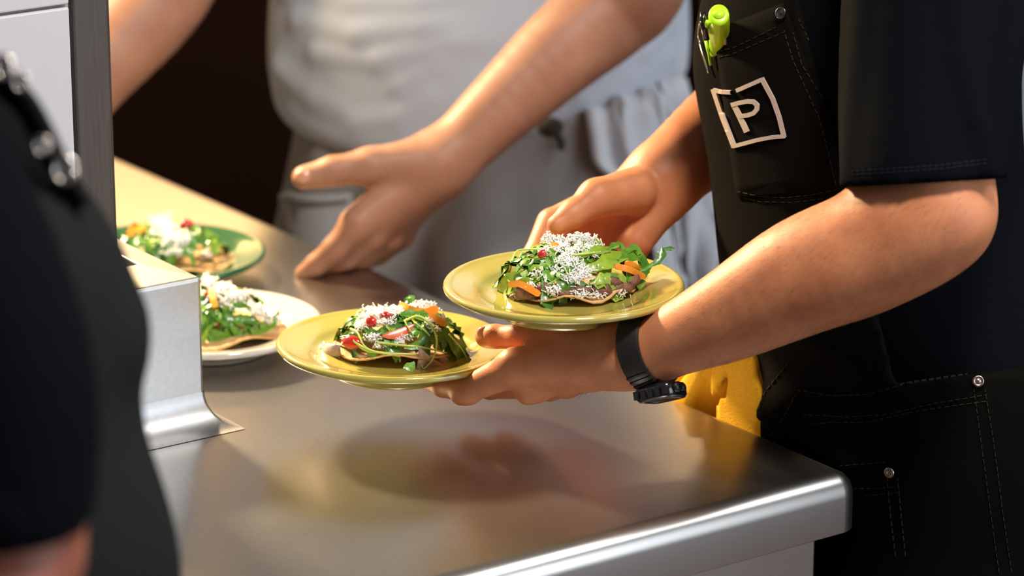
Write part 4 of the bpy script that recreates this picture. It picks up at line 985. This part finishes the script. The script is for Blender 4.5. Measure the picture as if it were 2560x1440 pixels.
# ------------------------------------------------------------------ person at the left foreground
FT_ = [P(-300, 450, 2.45), P(-95, 800, 2.45), P(10, 1440, 2.45), P(20, 2300, 2.5)]
def fg_torso(p, g=0.):
    d = chain(p, FT_, [.104, .102, .102, .120], .05, (FW, 1.25))
    d = smin(d, ell(p, P(285, 845, 2.44), E3, (.012, .03, .02)), .02) if g > .01 else d
    return d-g
FG0 = FT_[3]
def fg_legs(p):
    d = None
    for s in (-.09, .09):
        c = chain(p, [FG0+np.array([0, s, 0]), np.array([FG0[0], FG0[1]+s, .5]), np.array([FG0[0]-.02, FG0[1]+s, .07])], [.09, .062, .048], .03)
        c = smin(c, cap(p, [FG0[0]-.04, FG0[1]+s, .05], [FG0[0]+.13, FG0[1]+s, .04], .045, .038), .03); d = c if d is None else smin(d, c, .02)
    return d
FHD = P(-250, -700, 2.44)
def fg_head(p):
    d = smin(cap(p, P(-330, 250, 2.44), P(-300, -300, 2.44), .062, .058), ell(p, FHD, E3, (.098, .078, .118)), .03)
    d = smin(d, cap(p, FHD+np.array([.093, 0, .005]), FHD+np.array([.112, 0, -.018]), .010, .015), .012)
    d = smin(d, cap(p, FHD+np.array([.06, 0, -.09]), FHD+np.array([.088, 0, -.095]), .03, .018), .03)
    for s in (-1, 1):
        d = smin(d, ell(p, FHD+np.array([-.01, s*.078, -.005]), E3, (.020, .009, .032)), .006)
        d = smax(d, -ell(p, FHD+np.array([.100, s*.031, .016]), E3, (.016, .014, .009)), .008)
        d = smin(d, ell(p, FHD+np.array([.084, s*.031, .015]), E3, (.012, .013, .011)), .002)
    return smin(d, cap(p, FHD+np.array([.095, -.022, -.052]), FHD+np.array([.095, .022, -.052]), .006, .006), .006)
FA = px((-270, 350, 2.26), (-40, 900, 2.2), (-20, 1470, 2.18), (-420, 1700, 2.10), (-800, 1800, 2.05), (-960, 1820, 2.04))
def fg_arm(p):
    d = chain(p, FA, [.055, .052, .052, .042, .030, .028], .03)
    for k in range(4):
        d = smin(d, chain(p, [P(-960, 1820, 2.04), P(-1180, 1800+30*k, 2.0+.02*k), P(-1290, 1850+30*k, 2.0+.02*k)], [.024, .012, .008], .006), .008)
    return smin(d, chain(p, [P(-900, 1810, 2.04), P(-1060, 1720, 2.03), P(-1150, 1730, 2.02)], [.02, .012, .009], .006), .008)
fg = thing('person', 'blurred person in black shirt and charcoal apron at the left foreground', 'person', (FG0[0], FG0[1], 0))
FA2 = [P(-270, 350, 2.64), P(-180, 950, 2.67), P(-160, 1350, 2.67), P(-330, 2050, 2.62)]
def fg_in(p): return smin(chain(p, FA2, [.055, .050, .044, .03], .03), fg_in0(p), .01)
def fg_in0(p): return smin(smin(fg_torso(p, -.012), fg_head(p), .03), fg_legs(p), .05)
vf = [polygonise(fg_in, (FG0[0]-.36, FG0[1]-.30, -.02), (FG0[0]+.30, FG0[1]+.36, 1.95), .011),
      polygonise(fg_arm, P(-1340, 2050, 2.1)-np.array([.02, .15, .02]), P(260, 120, 2.3)+np.array([.04, .12, .03]), .006)]
keep(link('body', np_mesh(vf), M['skin_c'], fg))
def hairg(p):
    d = ell(p, FHD+np.array([-.012, 0, .022]), E3, (.100, .084, .112)); return smax(d, (p-(FHD+np.array([.05, 0, .03])))@np.array([.75, 0, -.66], np.float32), .01)
keep(link('hair', np_mesh([polygonise(hairg, FHD-.16, FHD+.16, .008)]), M['hair'], fg))
FSL = [P(-270, 350, 2.26), P(-45, 900, 2.2), P(-25, 1300, 2.185)]
def fg_shirt(p):
    s = chain(p, FSL, [.074, .070, .067], .03); s = np.maximum(s, (p-FSL[2])@np.array([0, 0, -1], np.float32))
    s = np.maximum(s, -cap(p, P(-25, 1270, 2.185), P(-25, 1400, 2.185), .056, .056))
    t = np.maximum(fg_torso(p, .004), FG0[2]-.02-p[:, 2]); s2 = chain(p, FA2[:3], [.072, .066, .062], .03); s2 = np.maximum(s2, (p-FA2[2])@np.array([0, 0, -1], np.float32)); return smin(smin(s, t, .015), s2, .015)
keep(link('shirt', np_mesh([polygonise(fg_shirt, (FG0[0]-.34, FG0[1]-.36, FG0[2]-.05), (FG0[0]+.24, FG0[1]+.40, 1.62), .0075)]), M['black_shirt'], fg))
def fg_apron(p):
    t = fg_torso(p, .011)
    sk = cap(p, FG0+np.array([0, 0, .1]), np.array([FG0[0], FG0[1], .5]), .15, .17); t = smin(t, sk, .03)
    a = P(-110, 500, 2.4); b = P(30, 1440, 2.4); n_ = nz(np.cross(nz(a-CAM), b-a)); n_ = n_ if n_[0] < 0 else -n_
    d = np.maximum(t, (p-a)@n_.astype(np.float32)); d = np.maximum(d, p[:, 2]-P(150, 430, 2.42)[2]); d = np.maximum(d, .5-p[:, 2]); return d
fa = keep(link('apron', np_mesh([polygonise(fg_apron, (FG0[0]-.25, FG0[1]-.32, .46), (FG0[0]+.28, FG0[1]+.32, 1.60), .0085)]), M['grey_apron'], fg))
mb = MB(); mb.tube(spline([P(-150, 60, 2.42), P(-20, 180, 2.40), P(70, 270, 2.385), P(150, 430, 2.385), P(200, 520, 2.39)], 5), .013, 8, flat=.45); st = mb.build('apron_strap', M['grey_apron'], fa)
for x, y, r in ((8, 168, .0065), (52, 205, .005), (105, 365, .005), (160, 425, .0075)):
    mb = MB(); c = P(x, y, 2.372); k = 16; mb.tube([c+r*(cos(2*pi*j/k)*RT+1.2*sin(2*pi*j/k)*UP) for j in range(k+1)], r*.35, 6); mb.ellipsoid(c, [RT, UP, FW], (r*.7, r*.9, r*.25)); mb.build('buckle', M['chrome'], fa)
